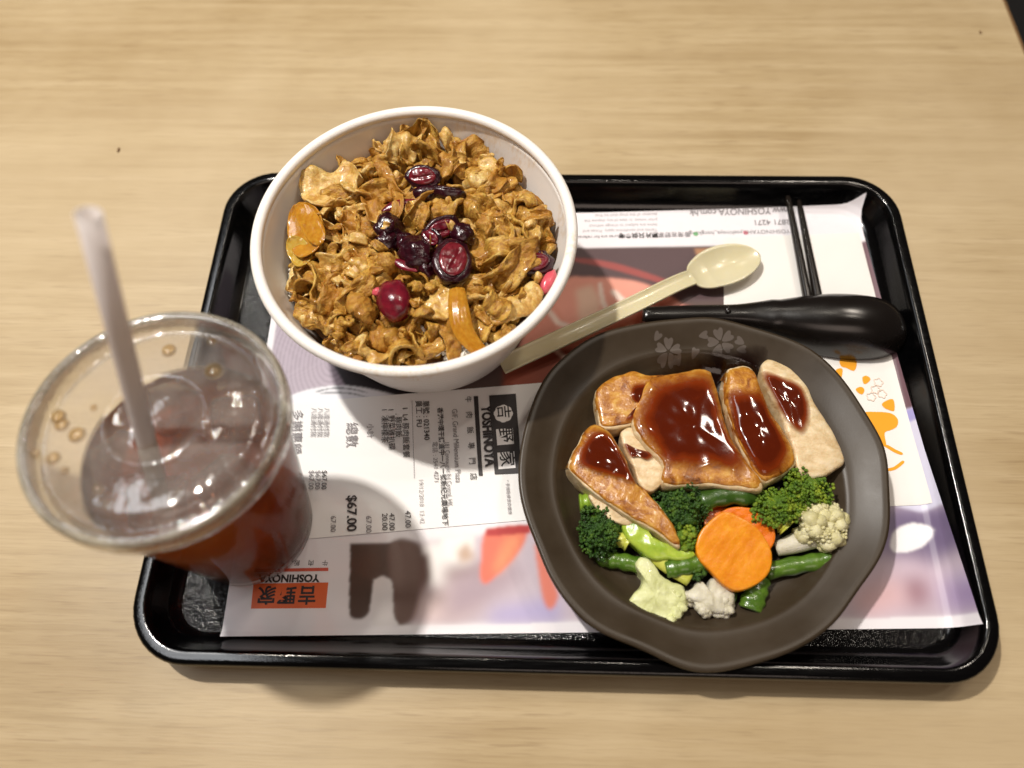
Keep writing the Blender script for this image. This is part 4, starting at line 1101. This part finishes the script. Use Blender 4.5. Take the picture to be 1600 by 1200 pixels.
for pts, lab in (([(596, 330), (618, 320), (650, 312)], 'thin dark red berry peel strip below the topmost berries'), ([(612, 404), (630, 414), (652, 424)], 'pointed red brown berry peel left of the dark berries')):
    P3 = []
    for (x, y) in pts: q = at(x, y, 0.070); z = food_h(q[0], q[1]) + 0.0055; P3.append(at(x, y, z))
    path = spline(P3, 18); v, f = tube(path, [0.0004 + 0.0024 * math.sin(PI * k / 17) for k in range(18)], 12, 0.45)
    tag(obj('berry_peel', v, f, MAT['berry_red'], origin=tuple(float(q) for q in path[9])), lab, 'berry peel')

# ------------------------------------------------------------------ plate
ZQ = 0.0042
Z3 = lambda pts: [(800 + x * 0.49167, 480 + y * 0.49167) for x, y in pts]
ol = Z3([(130, 190), (260, 92), (420, 50), (560, 36), (640, 33), (780, 70), (900, 110), (970, 150), (1050, 230), (1130, 350), (1185, 450), (1196, 560), (1200, 700), (1170, 800), (1100, 900), (1020, 1010), (900, 1090),
         (780, 1130), (640, 1162), (540, 1150), (420, 1090), (270, 1030), (190, 960), (120, 860), (80, 760), (40, 660), (20, 560), (25, 460), (50, 350), (80, 270)])
OL = smooth_poly(pxpoly(ol, 0.029), 160)
PC = np.array([0.0722, -0.0530])
ang = np.unwrap(np.arctan2(OL[:, 1] - PC[1], OL[:, 0] - PC[0])); rad = np.linalg.norm(OL - PC, axis=1)
if ang[-1] < ang[0]: ang, rad = ang[::-1], rad[::-1]
NPL = 192
ta = np.linspace(0, 2 * PI, NPL, endpoint=False)
RO = np.interp(ta, *(lambda a, r_: (np.r_[a - 2 * PI, a, a + 2 * PI], np.r_[r_, r_, r_]))(((ang - ang[0]) + ang[0]), rad), period=None)
kk = np.exp(-0.5 * (np.arange(-9, 10) / 1.9) ** 2); kk /= kk.sum(); RO = np.convolve(np.r_[RO[-9:], RO, RO[:9]], kk, 'valid'); RMN = RO.mean()
PP = [(0.52, 0.0015, 0), (0.56, 0.0, 0), (0.60, 0.0, 0), (0.63, 0.0022, 0.1), (0.80, 0.0085, 0.5), (0.955, 0.0200, 1), (0.992, 0.0230, 1), (1.0, 0.0245, 1), (0.996, 0.0258, 1), (0.980, 0.0261, 1), (0.955, 0.0252, 1),
      (0.90, 0.0226, 0.9), (0.845, 0.0203, 0.7), (0.815, 0.0194, 0.45), (0.800, 0.0192, 0.3), (0.785, 0.0180, 0.2), (0.755, 0.0142, 0.1), (0.715, 0.0105, 0), (0.66, 0.0084, 0), (0.58, 0.0074, 0), (0.4, 0.0070, 0), (0.2, 0.0070, 0)]
rings = []
for s, z, wgt in PP:
    rr_ = s * (wgt * RO + (1 - wgt) * RMN)
    zz = ZQ + z + 0.0005 * wgt * (RO / RMN - 1) * 20 * (1 if z > 0.015 else 0)
    rings.append([(PC[0] + rr_[k] * math.cos(ta[k]), PC[1] + rr_[k] * math.sin(ta[k]), zz[k]) for k in range(NPL)])
plv, plf = loft(rings)
plate = empty('ceramic_plate', (PC[0], PC[1], ZQ), 'dark brown plate with wavy eight sided rim holding chicken and vegetables', 'plate')
obj('dish', plv, plf, MAT['plate'], plate)
PLATE = bvh_of((plv, plf))
def petal(cx, cy, a, L):
    pts = []
    for u, v in ((0.12, 0.0), (0.45, 0.26), (0.85, 0.36), (1.0, 0.18), (0.86, 0.0), (1.0, -0.18), (0.85, -0.36), (0.45, -0.26)):
        pts.append((cx + L * (u * math.cos(a) - v * math.sin(a)), cy + L * (u * math.sin(a) + v * math.cos(a))))
    return drape(np.array(pts), PLATE, 0.0, n=20, nring=3, off=0.00018)
def bl(px_, py_): return at(px_, py_, ZQ + 0.0225)
for (x, y, a0) in ((500, 132, 0.3), (665, 108, 0.6)):
    c_ = bl(800 + x * .4917, 480 + y * .4917)
    for k in range(5): obj('blossom_petal', *petal(c_[0], c_[1], a0 + k * 2 * PI / 5, 0.0074), MAT['blossom'], plate)
for (x, y, a0) in ((590, 92, 0.2), (580, 150, 1.2), (742, 118, 2.6), (452, 108, 1.0), (712, 130, 0.0), (545, 165, 2.0)):
    c_ = bl(800 + x * .4917, 480 + y * .4917); obj('blossom_petal', *petal(c_[0], c_[1], a0, 0.0060), MAT['blossom'], plate)

# ------------------------------------------------------------------ chicken
ZB = ZQ + 0.0072
A4 = lambda pts: [(880 + x * 0.28125, 540 + y * 0.28125) for x, y in pts]
B5 = lambda pts: [(890 + x * 0.275, 740 + y * 0.275) for x, y in pts]
SOLIDS = []
def chicken(pts, h, ztop, label, skin=None, glaze=(), tilt=(0, 0), seed=0, z0=None, lump=0.0008, bulge=0.0004, conv=A4, base_mat='chicken', rnd=0.16):
    zz = ZB if z0 is None else z0
    poly = pxpoly(conv(pts), ztop); poly = poly.mean(0) + (poly - poly.mean(0)) * 1.03
    v, f = slab(poly, zz, h, rnd, lump, 105, seed, tilt, n=90, bulge=bulge)
    c = poly.mean(0)
    o = empty('chicken_piece', (c[0], c[1], zz), label, 'chicken')
    obj('meat', v, f, MAT[base_mat], o)
    B = bvh_of((v, f)); SOLIDS.append((v, f))
    lay = B
    if skin is not None:
        sp = poly if skin == 'all' else pxpoly(conv(skin), ztop)
        if skin == 'all': sp = poly.mean(0) + (smooth_poly(poly, 60) - poly.mean(0)) * 1.0 + np.array([0.0, 0.0013]); sp = sp + np.array([[0.0010 * nz((q[0], q[1], 0), 170, seed), 0.0012 * nz((q[0], q[1], 3), 170, seed)] for q in sp])
        sv, sf = drape(sp, B, 0.0010, seed + 2, n=72, nring=16, off=0.0001, smooth_h=1)
        obj('skin', sv, sf, MAT['skin'], o); lay = bvh_of((v, f), (sv, sf)); SOLIDS.append((sv, sf))
    for g in glaze:
        gp = pxpoly(conv(g), ztop + 0.001)
        gv_, gf_ = drape(gp, lay, 0.0013, seed + 9, n=84, nring=18, off=0.0002, smooth_h=7)
        film_obj('sauce_coat', (gv_, gf_), 84, MAT['glaze'], o); SOLIDS.append((gv_, gf_))
    return o
# sauce first: the dark pool behind the meat
pool = pxpoly(A4([(430, 190), (560, 120), (700, 85), (850, 62), (980, 58), (1085, 68), (1110, 180), (1200, 330), (1260, 560), (1230, 720), (1120, 790), (950, 700), (780, 560), (560, 520), (420, 380), (300, 330)]), ZB + 0.001)
pv_, pf_ = drape(pool, PLATE, 0.0011, 3, n=80, nring=12, off=0.0002)
tag(film_obj('sauce_pool', (pv_, pf_), 80, MAT['pool'], origin=(float(pool.mean(0)[0]), float(pool.mean(0)[1]), ZB)), 'dark brown sauce pooled on the plate under the chicken', 'sauce')

chicken([(180, 270), (215, 225), (280, 190), (345, 165), (410, 158), (480, 185), (560, 180), (560, 300), (470, 400), (330, 450), (215, 450), (190, 350)], 0.0150, ZB + 0.015,
        'chicken piece at the upper left with a pale fat seam in its skin', 'all', ([(380, 215), (520, 200), (560, 250), (520, 360), (400, 420), (330, 440), (370, 380), (420, 340), (370, 300)],), seed=1)
chicken([(500, 190), (640, 165), (800, 150), (850, 235), (890, 400), (940, 540), (1020, 650), (1080, 730), (1100, 795), (960, 790), (800, 770), (690, 775), (560, 765), (560, 660), (470, 560), (400, 450), (430, 300)], 0.0185, ZB + 0.0185,
        'largest chicken piece, in the middle, glazed dark red brown all over', 'all',
        ([(500, 185), (640, 150), (805, 138), (858, 235), (900, 400), (955, 540), (1050, 670), (990, 735), (900, 700), (840, 690), (760, 715), (640, 690), (560, 690), (470, 570), (390, 440), (420, 300)],), seed=2)
chicken([(790, 670), (850, 655), (950, 650), (1040, 690), (1085, 740), (1098, 796), (960, 790), (840, 788), (780, 735)], 0.0150, ZB + 0.0155,
        'small cream slice tip under the front edge of the largest chicken piece', [(790, 672), (850, 660), (950, 655), (1030, 690), (1000, 715), (900, 725), (860, 770), (810, 745)], seed=8)
chicken([(325, 480), (400, 458), (440, 520), (500, 590), (580, 655), (575, 720), (500, 805), (425, 765), (390, 660), (340, 560)], 0.0150, ZB + 0.0150,
        'short cream coloured chicken piece between the left wedge and the largest piece', None, ([(330, 540), (400, 570), (480, 590), (505, 620), (470, 640), (420, 620), (370, 620)],), seed=3)
chicken([(915, 150), (950, 122), (1010, 112), (1060, 145), (1100, 255), (1150, 380), (1225, 490), (1280, 600), (1280, 660), (1200, 725), (1115, 755), (1040, 660), (960, 500), (905, 320)], 0.0180, ZB + 0.0180,
        'narrow glazed chicken strip with a golden far end, second from the right', 'all',
        ([(895, 270), (950, 235), (1020, 245), (1100, 260), (1150, 380), (1205, 470), (1250, 560), (1262, 630), (1210, 735), (1110, 770), (1025, 660), (940, 490)],), seed=4, bulge=0.003)
chicken([(1110, 110), (1150, 75), (1220, 105), (1285, 145), (1350, 225), (1400, 325), (1480, 445), (1550, 590), (1540, 655), (1420, 722), (1310, 690), (1270, 545), (1210, 380), (1120, 200)], 0.0165, ZB + 0.0165,
        'pale chicken slice at the far right with sauce along its upper half', None, ([(1100, 140), (1220, 175), (1315, 215), (1368, 330), (1366, 450), (1320, 505), (1250, 440), (1180, 330)],), seed=5, bulge=0.0015)
W6 = [(888, 725), (902, 698), (916, 676), (936, 669), (962, 692), (981, 731), (993, 754), (1015, 774), (1032, 792), (1047, 815), (1063, 853), (1050, 850), (1020, 828), (990, 812), (960, 793), (925, 768), (900, 745)]
idt = lambda pts: pts
chicken(W6, 0.0190, ZB + 0.019, 'wedge shaped chicken piece at the far left, its browned tail pointing down over the broccoli', 'all',
        ([(898, 722), (914, 678), (938, 667), (964, 692), (986, 728), (998, 760), (968, 752), (930, 742)],), seed=6, conv=idt, lump=0.0010)
chicken([(920, 775), (940, 782), (965, 796), (990, 812), (980, 822), (958, 815), (935, 800)], 0.0140, ZB + 0.012, 'pinkish torn chicken scrap below the left wedge', None, (), seed=7, conv=idt, base_mat='chicken')
FOOD = bvh_of((plv, plf), *SOLIDS)

# sesame-like crumbs on the sauce
def top_z(x, y, default=ZB):
    h = FOOD.ray_cast(Vector((x, y, 0.2)), Vector((0, 0, -1))); return h[0].z if h[0] is not None else default

# ------------------------------------------------------------------ vegetables
def floret(center, rad_, n_, bud, mat, parent, seed, squash=0.75, name='crown', dirv=(0, 0, 1), spread=1.0):
    """a head of many small buds spread over a dome"""
    rng = random.Random(seed); vf = []
    d = Vector(dirv).normalized(); q = Vector((0, 0, 1)).rotation_difference(d)
    core = blob(center, (rad_ * 0.82, rad_ * 0.82, rad_ * 0.82 * squash), q.to_matrix(), 3, 0.35, 2.2, seed)
    vf.append(core)
    for k in range(n_):
        u = 1 - (k + 0.5) / n_ * (0.5 + 0.6 * spread); ph = k * 2.39996 + rng.uniform(-0.4, 0.4); s = math.sqrt(max(0, 1 - u * u))
        lobe = 1 + 0.5 * noise.noise(Vector((math.cos(ph) * 1.6 * s, math.sin(ph) * 1.6 * s, u * 1.6 + seed)))
        p = Vector((s * math.cos(ph), s * math.sin(ph), u * squash)) * rad_ * lobe * rng.uniform(0.86, 1.08)
        p = q @ p; b_ = bud * rng.uniform(0.55, 1.6)
        vf.append(blob((center[0] + p.x, center[1] + p.y, center[2] + p.z), (b_, b_, b_), None, 2 if bud > 0.0016 else 1, 0.35, 1.7, seed + k))
    return obj(name, *join(*vf), mat, parent)
def broccoli(px_, py_, z, rad_, label, bud=0.00075, n_=420, mat='broc', stalk=None, dirv=(0, 0, 1), stalkmat='stalk', seed=1, squash=0.8):
    c = at(px_, py_, z)
    b = empty('broccoli_floret', (c[0], c[1], ZB), label, 'broccoli')
    if stalk:
        path = spline([at(*q) for q in stalk[0]], 14); v, f = tube(path, [stalk[1] * (0.85 + 0.3 * k / 13 + 0.1 * math.sin(k)) for k in range(14)], 12)
        obj('stalk', v, f, MAT[stalkmat], b)
    floret(c, rad_, n_, bud, MAT[mat], b, seed, squash, dirv=dirv)
broccoli(1063, 797, ZB + 0.0095, 0.0125, 'very dark green broccoli floret between chicken and carrot', seed=3, n_=620, stalk=([(1062, 830, ZB + .010), (1070, 845, ZB + .009), (1078, 852, ZB + .009)], 0.0042))
broccoli(938, 832, ZB + 0.0085, 0.0118, 'dark broccoli floret at the far left of the vegetables', seed=5, n_=560, stalk=([(950, 835, ZB + .008), (968, 842, ZB + .008), (982, 850, ZB + .008)], 0.0036), stalkmat='stalk_yellow')
broccoli(1256, 772, ZB + 0.0115, 0.0112, 'bright green broccoli floret farthest right, under the pale chicken slice', seed=8, n_=560, mat='broc_light', stalk=([(1258, 785, ZB + .011), (1262, 800, ZB + .010), (1262, 812, ZB + .010)], 0.0045), stalkmat='stalk_yellow')
broccoli(1212, 798, ZB + 0.0110, 0.0112, 'yellow green broccoli floret lying between carrot and cauliflower', seed=13, n_=520, mat='broc_light', dirv=(-0.3, 0.5, 0.6), stalk=([(1220, 815, ZB + .012), (1230, 825, ZB + .012)], 0.0046), stalkmat='stalk_yellow')
# lime green broccoli stem with short side branches
st = empty('broccoli_piece', at(1020, 848, ZB), 'lime green split broccoli stem below the chicken tail', 'broccoli')
stem_poly = pxpoly(B5([(290, 270), (335, 225), (395, 250), (425, 325), (520, 385), (620, 415), (700, 440), (716, 472), (640, 502), (560, 492), (470, 482), (400, 440), (315, 355)]), ZB + 0.013)
obj('stem', *slab(stem_poly, ZB + 0.004, 0.0095, 0.6, 0.0010, 110, 4, (0.06, 0.0), n=72, bulge=0.002), MAT['stalk'], st)
path = spline([at(1008, 850, ZB + .008), at(1040, 880, ZB + .009), at(1078, 905, ZB + .008)], 18)
obj('side_branch', *tube(path, [0.0050 - 0.0012 * k / 17 for k in range(18)], 14, 0.7), MAT['stalk_yellow'], st)
floret(at(1072, 842, ZB + .013), 0.0058, 60, 0.0012, MAT['broc_light'], st, 21, 0.8)
floret(at(1088, 888, ZB + .008), 0.0052, 50, 0.0012, MAT['broc'], st, 22, 0.8)

def cauli_slab(pts, h, ztop, z0, label, mat, edge, seed, tilt=(0, 0)):
    poly = pxpoly(B5(pts), ztop); c = poly.mean(0)
    o = empty('cauliflower_floret', (c[0], c[1], z0), label, 'cauliflower')
    obj('stalk', *slab(poly, z0, h, 0.45, 0.0010, 190, seed, tilt, n=90, bulge=0.002), MAT[mat], o)
    rng = random.Random(seed); vf = []
    for (x0, y0, x1, y1, n_, r_) in edge:
        for k in range(n_):
            t = k / max(1, n_ - 1); p = at(890 + (x0 + (x1 - x0) * t) * .275, 740 + (y0 + (y1 - y0) * t) * .275, ztop)
            rr_ = r_ * rng.uniform(0.75, 1.25)
            for q in range(3):
                vf.append(blob((p[0] + rng.uniform(-.5, .5) * rr_, p[1] + rng.uniform(-.5, .5) * rr_, z0 + h * rng.uniform(0.35, 0.9)), (rr_, rr_, rr_ * .9), None, 2, 0.4, 1.6, seed + k * 3 + q))
    obj('curd', *join(*vf), MAT[mat], o)
    return o
cauli_slab([(378, 530), (395, 480), (450, 478), (490, 530), (555, 600), (645, 640), (655, 740), (615, 800), (630, 830), (560, 880), (490, 902), (400, 870), (362, 780), (322, 740), (345, 700), (405, 630), (415, 590)], 0.0090, ZB + 0.010, ZB + 0.0005,
           'greenish cauliflower slice with its thick stalk, nearest the front of the plate', 'cauli_green', [(335, 735, 375, 820, 4, .0026), (380, 850, 520, 885, 6, .0026), (540, 870, 620, 820, 4, .0025), (590, 660, 640, 740, 4, .0028), (630, 760, 600, 800, 3, .0024)], 3, (0, 0.12))
cauli_slab([(672, 690), (700, 640), (740, 612), (775, 640), (765, 690), (780, 700), (800, 600), (850, 605), (900, 640), (945, 690), (920, 760), (890, 795), (780, 790), (745, 745), (705, 725)], 0.0085, ZB + 0.009, ZB + 0.0003,
           'grey white cauliflower floret tucked under the front carrot slice', 'cauli_grey', [(680, 690, 730, 735, 3, .0024), (760, 770, 900, 780, 5, .0028), (860, 700, 930, 730, 3, .0030)], 4)
cc = empty('cauliflower_floret', at(1275, 830, ZB), 'round cream cauliflower floret at the right end of the vegetables', 'cauliflower')
floret(at(1282, 824, ZB + .0095), 0.0108, 60, 0.0028, MAT['cauli'], cc, 31, 0.72, 'curd', (0.25, -0.1, 0.9), 0.9)
floret(at(1284, 823, ZB + .0100), 0.0120, 520, 0.0009, MAT['cauli'], cc, 33, 0.70, 'curd', (0.25, -0.1, 0.9), 0.9)
path = spline([at(1212, 858, ZB + .005), at(1238, 850, ZB + .007), at(1268, 838, ZB + .0085)], 14)
obj('stalk', *tube(path, [0.0036 + 0.0026 * (k / 13) for k in range(14)], 14, 0.9), MAT['cauli_grey'], cc)
path = spline([at(1240, 835, ZB + .010), at(1258, 832, ZB + .0105), at(1275, 828, ZB + .011)], 8)
obj('stalk', *tube(path, [0.0030 + 0.002 * k / 7 for k in range(8)], 12), MAT['cauli'], cc)

def bean(pts, r_, label, mat='bean', name='green_bean', flat=0.85, cut0=True, cut1=True):
    path = spline([at(*q) for q in pts], 30); rad_ = []
    for k in range(30):
        t = k / 29; e = 1.0
        if not cut0: e *= min(1, (t / 0.18 + 0.05)) ** 0.5
        if not cut1: e *= min(1, ((1 - t) / 0.18 + 0.05)) ** 0.5
        if k in (0, 29): e *= 0.86
        rad_.append(r_ * e * (1 + 0.07 * math.sin(t * 21 + pts[0][0])))
    v, f = tube(path, rad_, 16, flat); m = path[15]
    return tag(obj(name, v, f, MAT[mat], origin=(float(m[0]), float(m[1]), float(m[2]) - r_)), label, 'green bean')
bean([(1195, 893, ZB + .0045), (1240, 884, ZB + .0052), (1275, 878, ZB + .0062), (1299, 872, ZB + .0070)], 0.0044, 'glossy green bean pointing right from under the carrot slice')
bean([(1186, 900, ZB + .0058), (1180, 925, ZB + .0050), (1172, 953, ZB + .0045)], 0.0060, 'short cut bean standing out towards the front below the carrot slice', flat=0.6)
bean([(930, 872, ZB + .0042), (965, 876, ZB + .0042), (1003, 884, ZB + .0042)], 0.0043, 'dark bean at lower left with a rounded tip', 'bean', cut0=False)
bean([(1040, 890, ZB + .0100), (1070, 884, ZB + .0105), (1105, 874, ZB + .0090)], 0.0046, 'mid green bean end crossing left of the carrot slice')
bean([(905, 786, ZB + .0060), (922, 785, ZB + .0060), (945, 786, ZB + .0055)], 0.0046, 'lime green bean end peeping out left of the chicken wedge', 'bean_lime')
bean([(1085, 792, ZB + .0105), (1115, 778, ZB + .0125), (1150, 773, ZB + .0125), (1185, 780, ZB + .0105)], 0.0054, 'dark green bean lying along the front of the chicken', 'bean_dark', flat=0.7, cut0=False, cut1=False)
bean([(1120, 925, ZB + .0035), (1150, 934, ZB + .0035)], 0.0030, 'bean tip in shadow between the two white cauliflower florets', 'bean_dark')

def carrot(pts, zc, h, tilt, label, mat, ridge_ang, seed, conv=B5):
    """ridged slice: a disc with the marks of a crinkle knife, tilted"""
    poly = pxpoly(conv(pts), zc); P = smooth_poly(poly, 72); c = P.mean(0)
    rings = []; ca_, sa_ = math.cos(ridge_ang), math.sin(ridge_ang)
    for s, t in [(0.9, 0), (0.97, 0.02), (1.0, 0.25), (1.0, 0.75), (0.985, 0.95), (0.955, 1.0)] + [(q, 1.0) for q in np.linspace(0.9, 0.04, 16)]:
        R_ = []
        for p in P:
            q = c + (p - c) * s; d = q - c
            z = zc - h + h * t + tilt[0] * d[0] + tilt[1] * d[1]
            if t > 0.9: z += 0.00007 * math.sin((d[0] * ca_ + d[1] * sa_) * 2 * PI / 0.0042) + 0.0004 * nz((q[0], q[1], 0), 130, seed)
            R_.append((q[0], q[1], z))
        rings.append(R_)
    v, f = loft(rings)
    return tag(obj('carrot_slice', v, f, MAT[mat], origin=(float(c[0]), float(c[1]), zc - h)), label, 'carrot')
carrot([(760, 220), (800, 195), (880, 190), (920, 210), (900, 300), (800, 330), (765, 280)], ZB + 0.0085, 0.004, (0, 0.05), 'deep orange carrot edge showing behind the other slices at left', 'carrot_deep', 0.3, 5)
carrot([(840, 260), (880, 205), (950, 190), (1050, 205), (1130, 262), (1170, 345), (1150, 420), (1080, 470), (960, 460), (870, 400)], ZB + 0.0125, 0.0045, (0.05, 0.10), 'rear round carrot slice, half covered by the front one', 'carrot_deep', -0.9, 6)
carrot([(718, 410), (740, 335), (790, 275), (860, 225), (910, 228), (960, 250), (1040, 295), (1110, 370), (1152, 460), (1140, 560), (1065, 630), (960, 662), (875, 620), (800, 545), (740, 485)], ZB + 0.0165, 0.0048, (0.02, 0.16), 'front round carrot slice with crinkle cut face on top of the vegetables', 'carrot', -0.65, 7)

# ------------------------------------------------------------------ cup of iced tea
CB = np.array([-0.1635, -0.0775, 0.0048]); CT = np.array([-0.1605, -0.0668, 0.1280])
axis = Vector(CT - CB).normalized(); Q = Vector((0, 0, 1)).rotation_difference(axis)
cup = empty('drink_cup', CB, 'clear plastic cup of brown iced tea with a flat see through lid', 'cup')
cup.rotation_mode = 'QUATERNION'; cup.rotation_quaternion = Q
def cup_part(name, prof, mat, c0=False, c1=False, n=96):
    v, f = lathe(prof, 0, 0, 0, n, c0, c1)
    me = bpy.data.meshes.new(name); me.from_pydata(v, [], f); me.materials.append(mat)
    me.polygons.foreach_set('use_smooth', [True] * len(me.polygons)); me.update()
    bm = bmesh.new(); bm.from_mesh(me); bmesh.ops.recalc_face_normals(bm, faces=bm.faces); bm.to_mesh(me); bm.free()
    o = bpy.data.objects.new(name, me); COL.objects.link(o); o.parent = cup
    return o
RB, RTOP, HC = 0.0325, 0.0468, 0.1165
def rc(z): return RB + (RTOP - RB) * z / HC
cup_part('cup_wall', [(0.020, 0.0022), (0.0285, 0.0016), (0.0312, 0.0), (RB, 0.0012), (rc(0.008), 0.008), (rc(0.03), 0.03), (rc(0.06), 0.06), (rc(0.09), 0.09), (RTOP, HC)], MAT['cup'], True)
TL_ = 0.0925
cup_part('tea', [(0.019, 0.0028), (0.0278, 0.0024), (0.0308, 0.0032), (rc(0.008) - .0006, 0.008), (rc(0.03) - .0006, 0.03), (rc(0.06) - .0006, 0.06), (rc(TL_ - .0008) - .0006, TL_ - .0008), (rc(TL_) - .002, TL_), (0.02, TL_ - .0002)], MAT['tea'], True, True)
lid = cup_part('lid', [(0.0476, HC - 0.004), (0.0488, HC - 0.0045), (0.0502, HC - 0.002), (0.0510, HC + 0.002), (0.0511, HC + 0.0065), (0.0502, HC + 0.0092), (0.0484, HC + 0.0103), (0.0466, HC + 0.0098), (0.0452, HC + 0.008),
                       (0.0440, HC + 0.0045), (0.0428, HC + 0.0042), (0.0412, HC + 0.0062), (0.0395, HC + 0.0080), (0.0370, HC + 0.0084), (0.0215, HC + 0.0086), (0.0200, HC + 0.0098), (0.0188, HC + 0.0100), (0.0176, HC + 0.0090), (0.0165, HC + 0.0072), (0.0046, HC + 0.0070)], MAT['lid'])
# the straw hole is pushed off centre, where the straw goes through
CI = (Matrix.Translation(V(CB)) @ Q.to_matrix().to_4x4()).inverted()
hole = CI @ V(at(229, 690, 0.1265))
for vtx in lid.data.vertices[-96:]: vtx.co.x += hole.x; vtx.co.y += hole.y
rim_ = []
for k in range(13):
    a = 2 * PI * k / 12; rim_.append((0.0490 + 0.0017 * math.cos(a), HC + 0.0085 + 0.0017 * math.sin(a)))
MAT['lidrim'] = thin_plastic('cloudy_lid_edge', (0.95, 0.93, 0.86), 0.38, (0.90, 0.84, 0.70), 1.5, 0.10, 1.0, 0.2, 0.3)
cup_part('lid_rim', rim_, MAT['lidrim'])
# droplets of tea clinging under the lid
rng = random.Random(4)
CI = (Matrix.Translation(V(CB)) @ Q.to_matrix().to_4x4()).inverted()
def lid_local(px_, py_):
    p = CI @ V(at(px_, py_, 0.1270)); return p
for (px_, py_, r_) in ((333, 578, .0040), (126, 684, .0034), (102, 668, .0028), (162, 770, .0022), (178, 795, .0018), (96, 655, .0030), (92, 722, .0026), (62, 715, .0020), (345, 603, .0018), (150, 640, .0014), (262, 545, .0030), (328, 530, .0020), (110, 742, .0016), (205, 560, .0016), (285, 775, .0018)):
    p = lid_local(px_, py_)
    v, f = blob((p.x, p.y, HC + 0.0076), (r_, r_, r_ * 0.45), None, 3, 0.12, 1.5, px_)
    me = bpy.data.meshes.new('droplet'); me.from_pydata(v, [], f); me.materials.append(MAT['drop']); me.polygons.foreach_set('use_smooth', [True] * len(me.polygons))
    o = bpy.data.objects.new('droplet', me); COL.objects.link(o); o.parent = cup
# ice floating at the top of the tea
CM = CI.inverted()
for k, (ix, iy, iz, rx, ry, rz) in enumerate(((0.018, 0.016, 0.0930, 0.4, 0.3, 0.2), (-0.012, 0.022, 0.0915, -0.3, 0.5, 1.0), (0.022, -0.014, 0.0940, 0.2, -0.4, 0.7), (-0.006, -0.022, 0.0925, 0.5, 0.2, 0.1), (-0.026, -0.004, 0.0905, -0.2, -0.4, 0.5))):
    Rm = Matrix.Rotation(rz, 3, 'Z') @ Matrix.Rotation(rx, 3, 'X') @ Matrix.Rotation(ry, 3, 'Y'); h_ = 0.0102; rings = []
    for zq, sq_ in ((-1, .80), (-.93, .92), (-.8, .985), (0, 1.0), (.8, .985), (.93, .92), (1, .80)):
        R_ = []
        for q in range(28):
            a = 2 * PI * q / 28; m_ = (abs(math.cos(a)) ** 7 + abs(math.sin(a)) ** 7) ** (-1 / 7)
            p = Rm @ Vector((h_ * sq_ * m_ * math.cos(a) * (1 + .05 * nz((q, k, zq), .9)), h_ * sq_ * m_ * math.sin(a), h_ * .85 * zq))
            R_.append(tuple(CM @ (p + Vector((ix, iy, iz)))))
        rings.append(R_)
    o_ = CM @ Vector((ix, iy, iz))
    tag(obj('ice_cube', *loft(rings), MAT['ice'], origin=tuple(o_)), ['cloudy ice cube in the tea, right of the straw toward the bowl', 'cloudy ice cube in the tea beyond the straw', 'cloudy ice cube in the tea at the near right under the lid', 'cloudy ice cube in the tea nearest the foot of the straw', 'cloudy ice cube in the tea at the left of the straw'][k], 'ice cube', 'ice cubes floating in the tea')
# straw, standing in the tea through the lid
s1 = at(229, 690, 0.1265); d_ = ray(138, 334); s2 = CAM + 0.212 * d_
dirn = (s2 - s1) / np.linalg.norm(s2 - s1); s0 = s1 - dirn * 0.075
sv = V(dirn); sq = Vector((0, 0, 1)).rotation_difference(sv).to_matrix(); L = float(np.linalg.norm(s2 - s0)); rings = []
ro, ri = 0.00375, 0.00345
for (r_, z) in [(ro, 0), (ro, L * .25), (ro, L * .5), (ro, L * .75), (ro, L), (ri, L), (ri, L * .75), (ri, L * .5), (ri, L * .25), (ri, 0)]:
    rings.append([tuple(V(s0) + sq @ Vector((r_ * math.cos(2 * PI * k / 32), r_ * math.sin(2 * PI * k / 32), z))) for k in range(32)])
rings.append(rings[0])
tag(obj('drinking_straw', *loft(rings, False, False), MAT['straw'], origin=tuple(float(q) for q in s0)), 'frosted white drinking straw leaning in the iced tea cup', 'straw')

# ------------------------------------------------------------------ crumbs on the table
for (px_, py_, lab, r_) in ((185, 234, 'small brown crumb on the table beyond the straw', 0.0016), (1532, 50, 'faint brown speck on the table near its far right corner', 0.0014)):
    c_ = at(px_, py_, 0.0005)
    tag(obj('crumb', *blob((c_[0], c_[1], 0.0004), (r_ * .5, r_ * 1.3, 0.0006), None, 2, 0.5, 1.5, px_), MAT['edge'], origin=tuple(float(q) for q in c_)), lab, 'crumb')
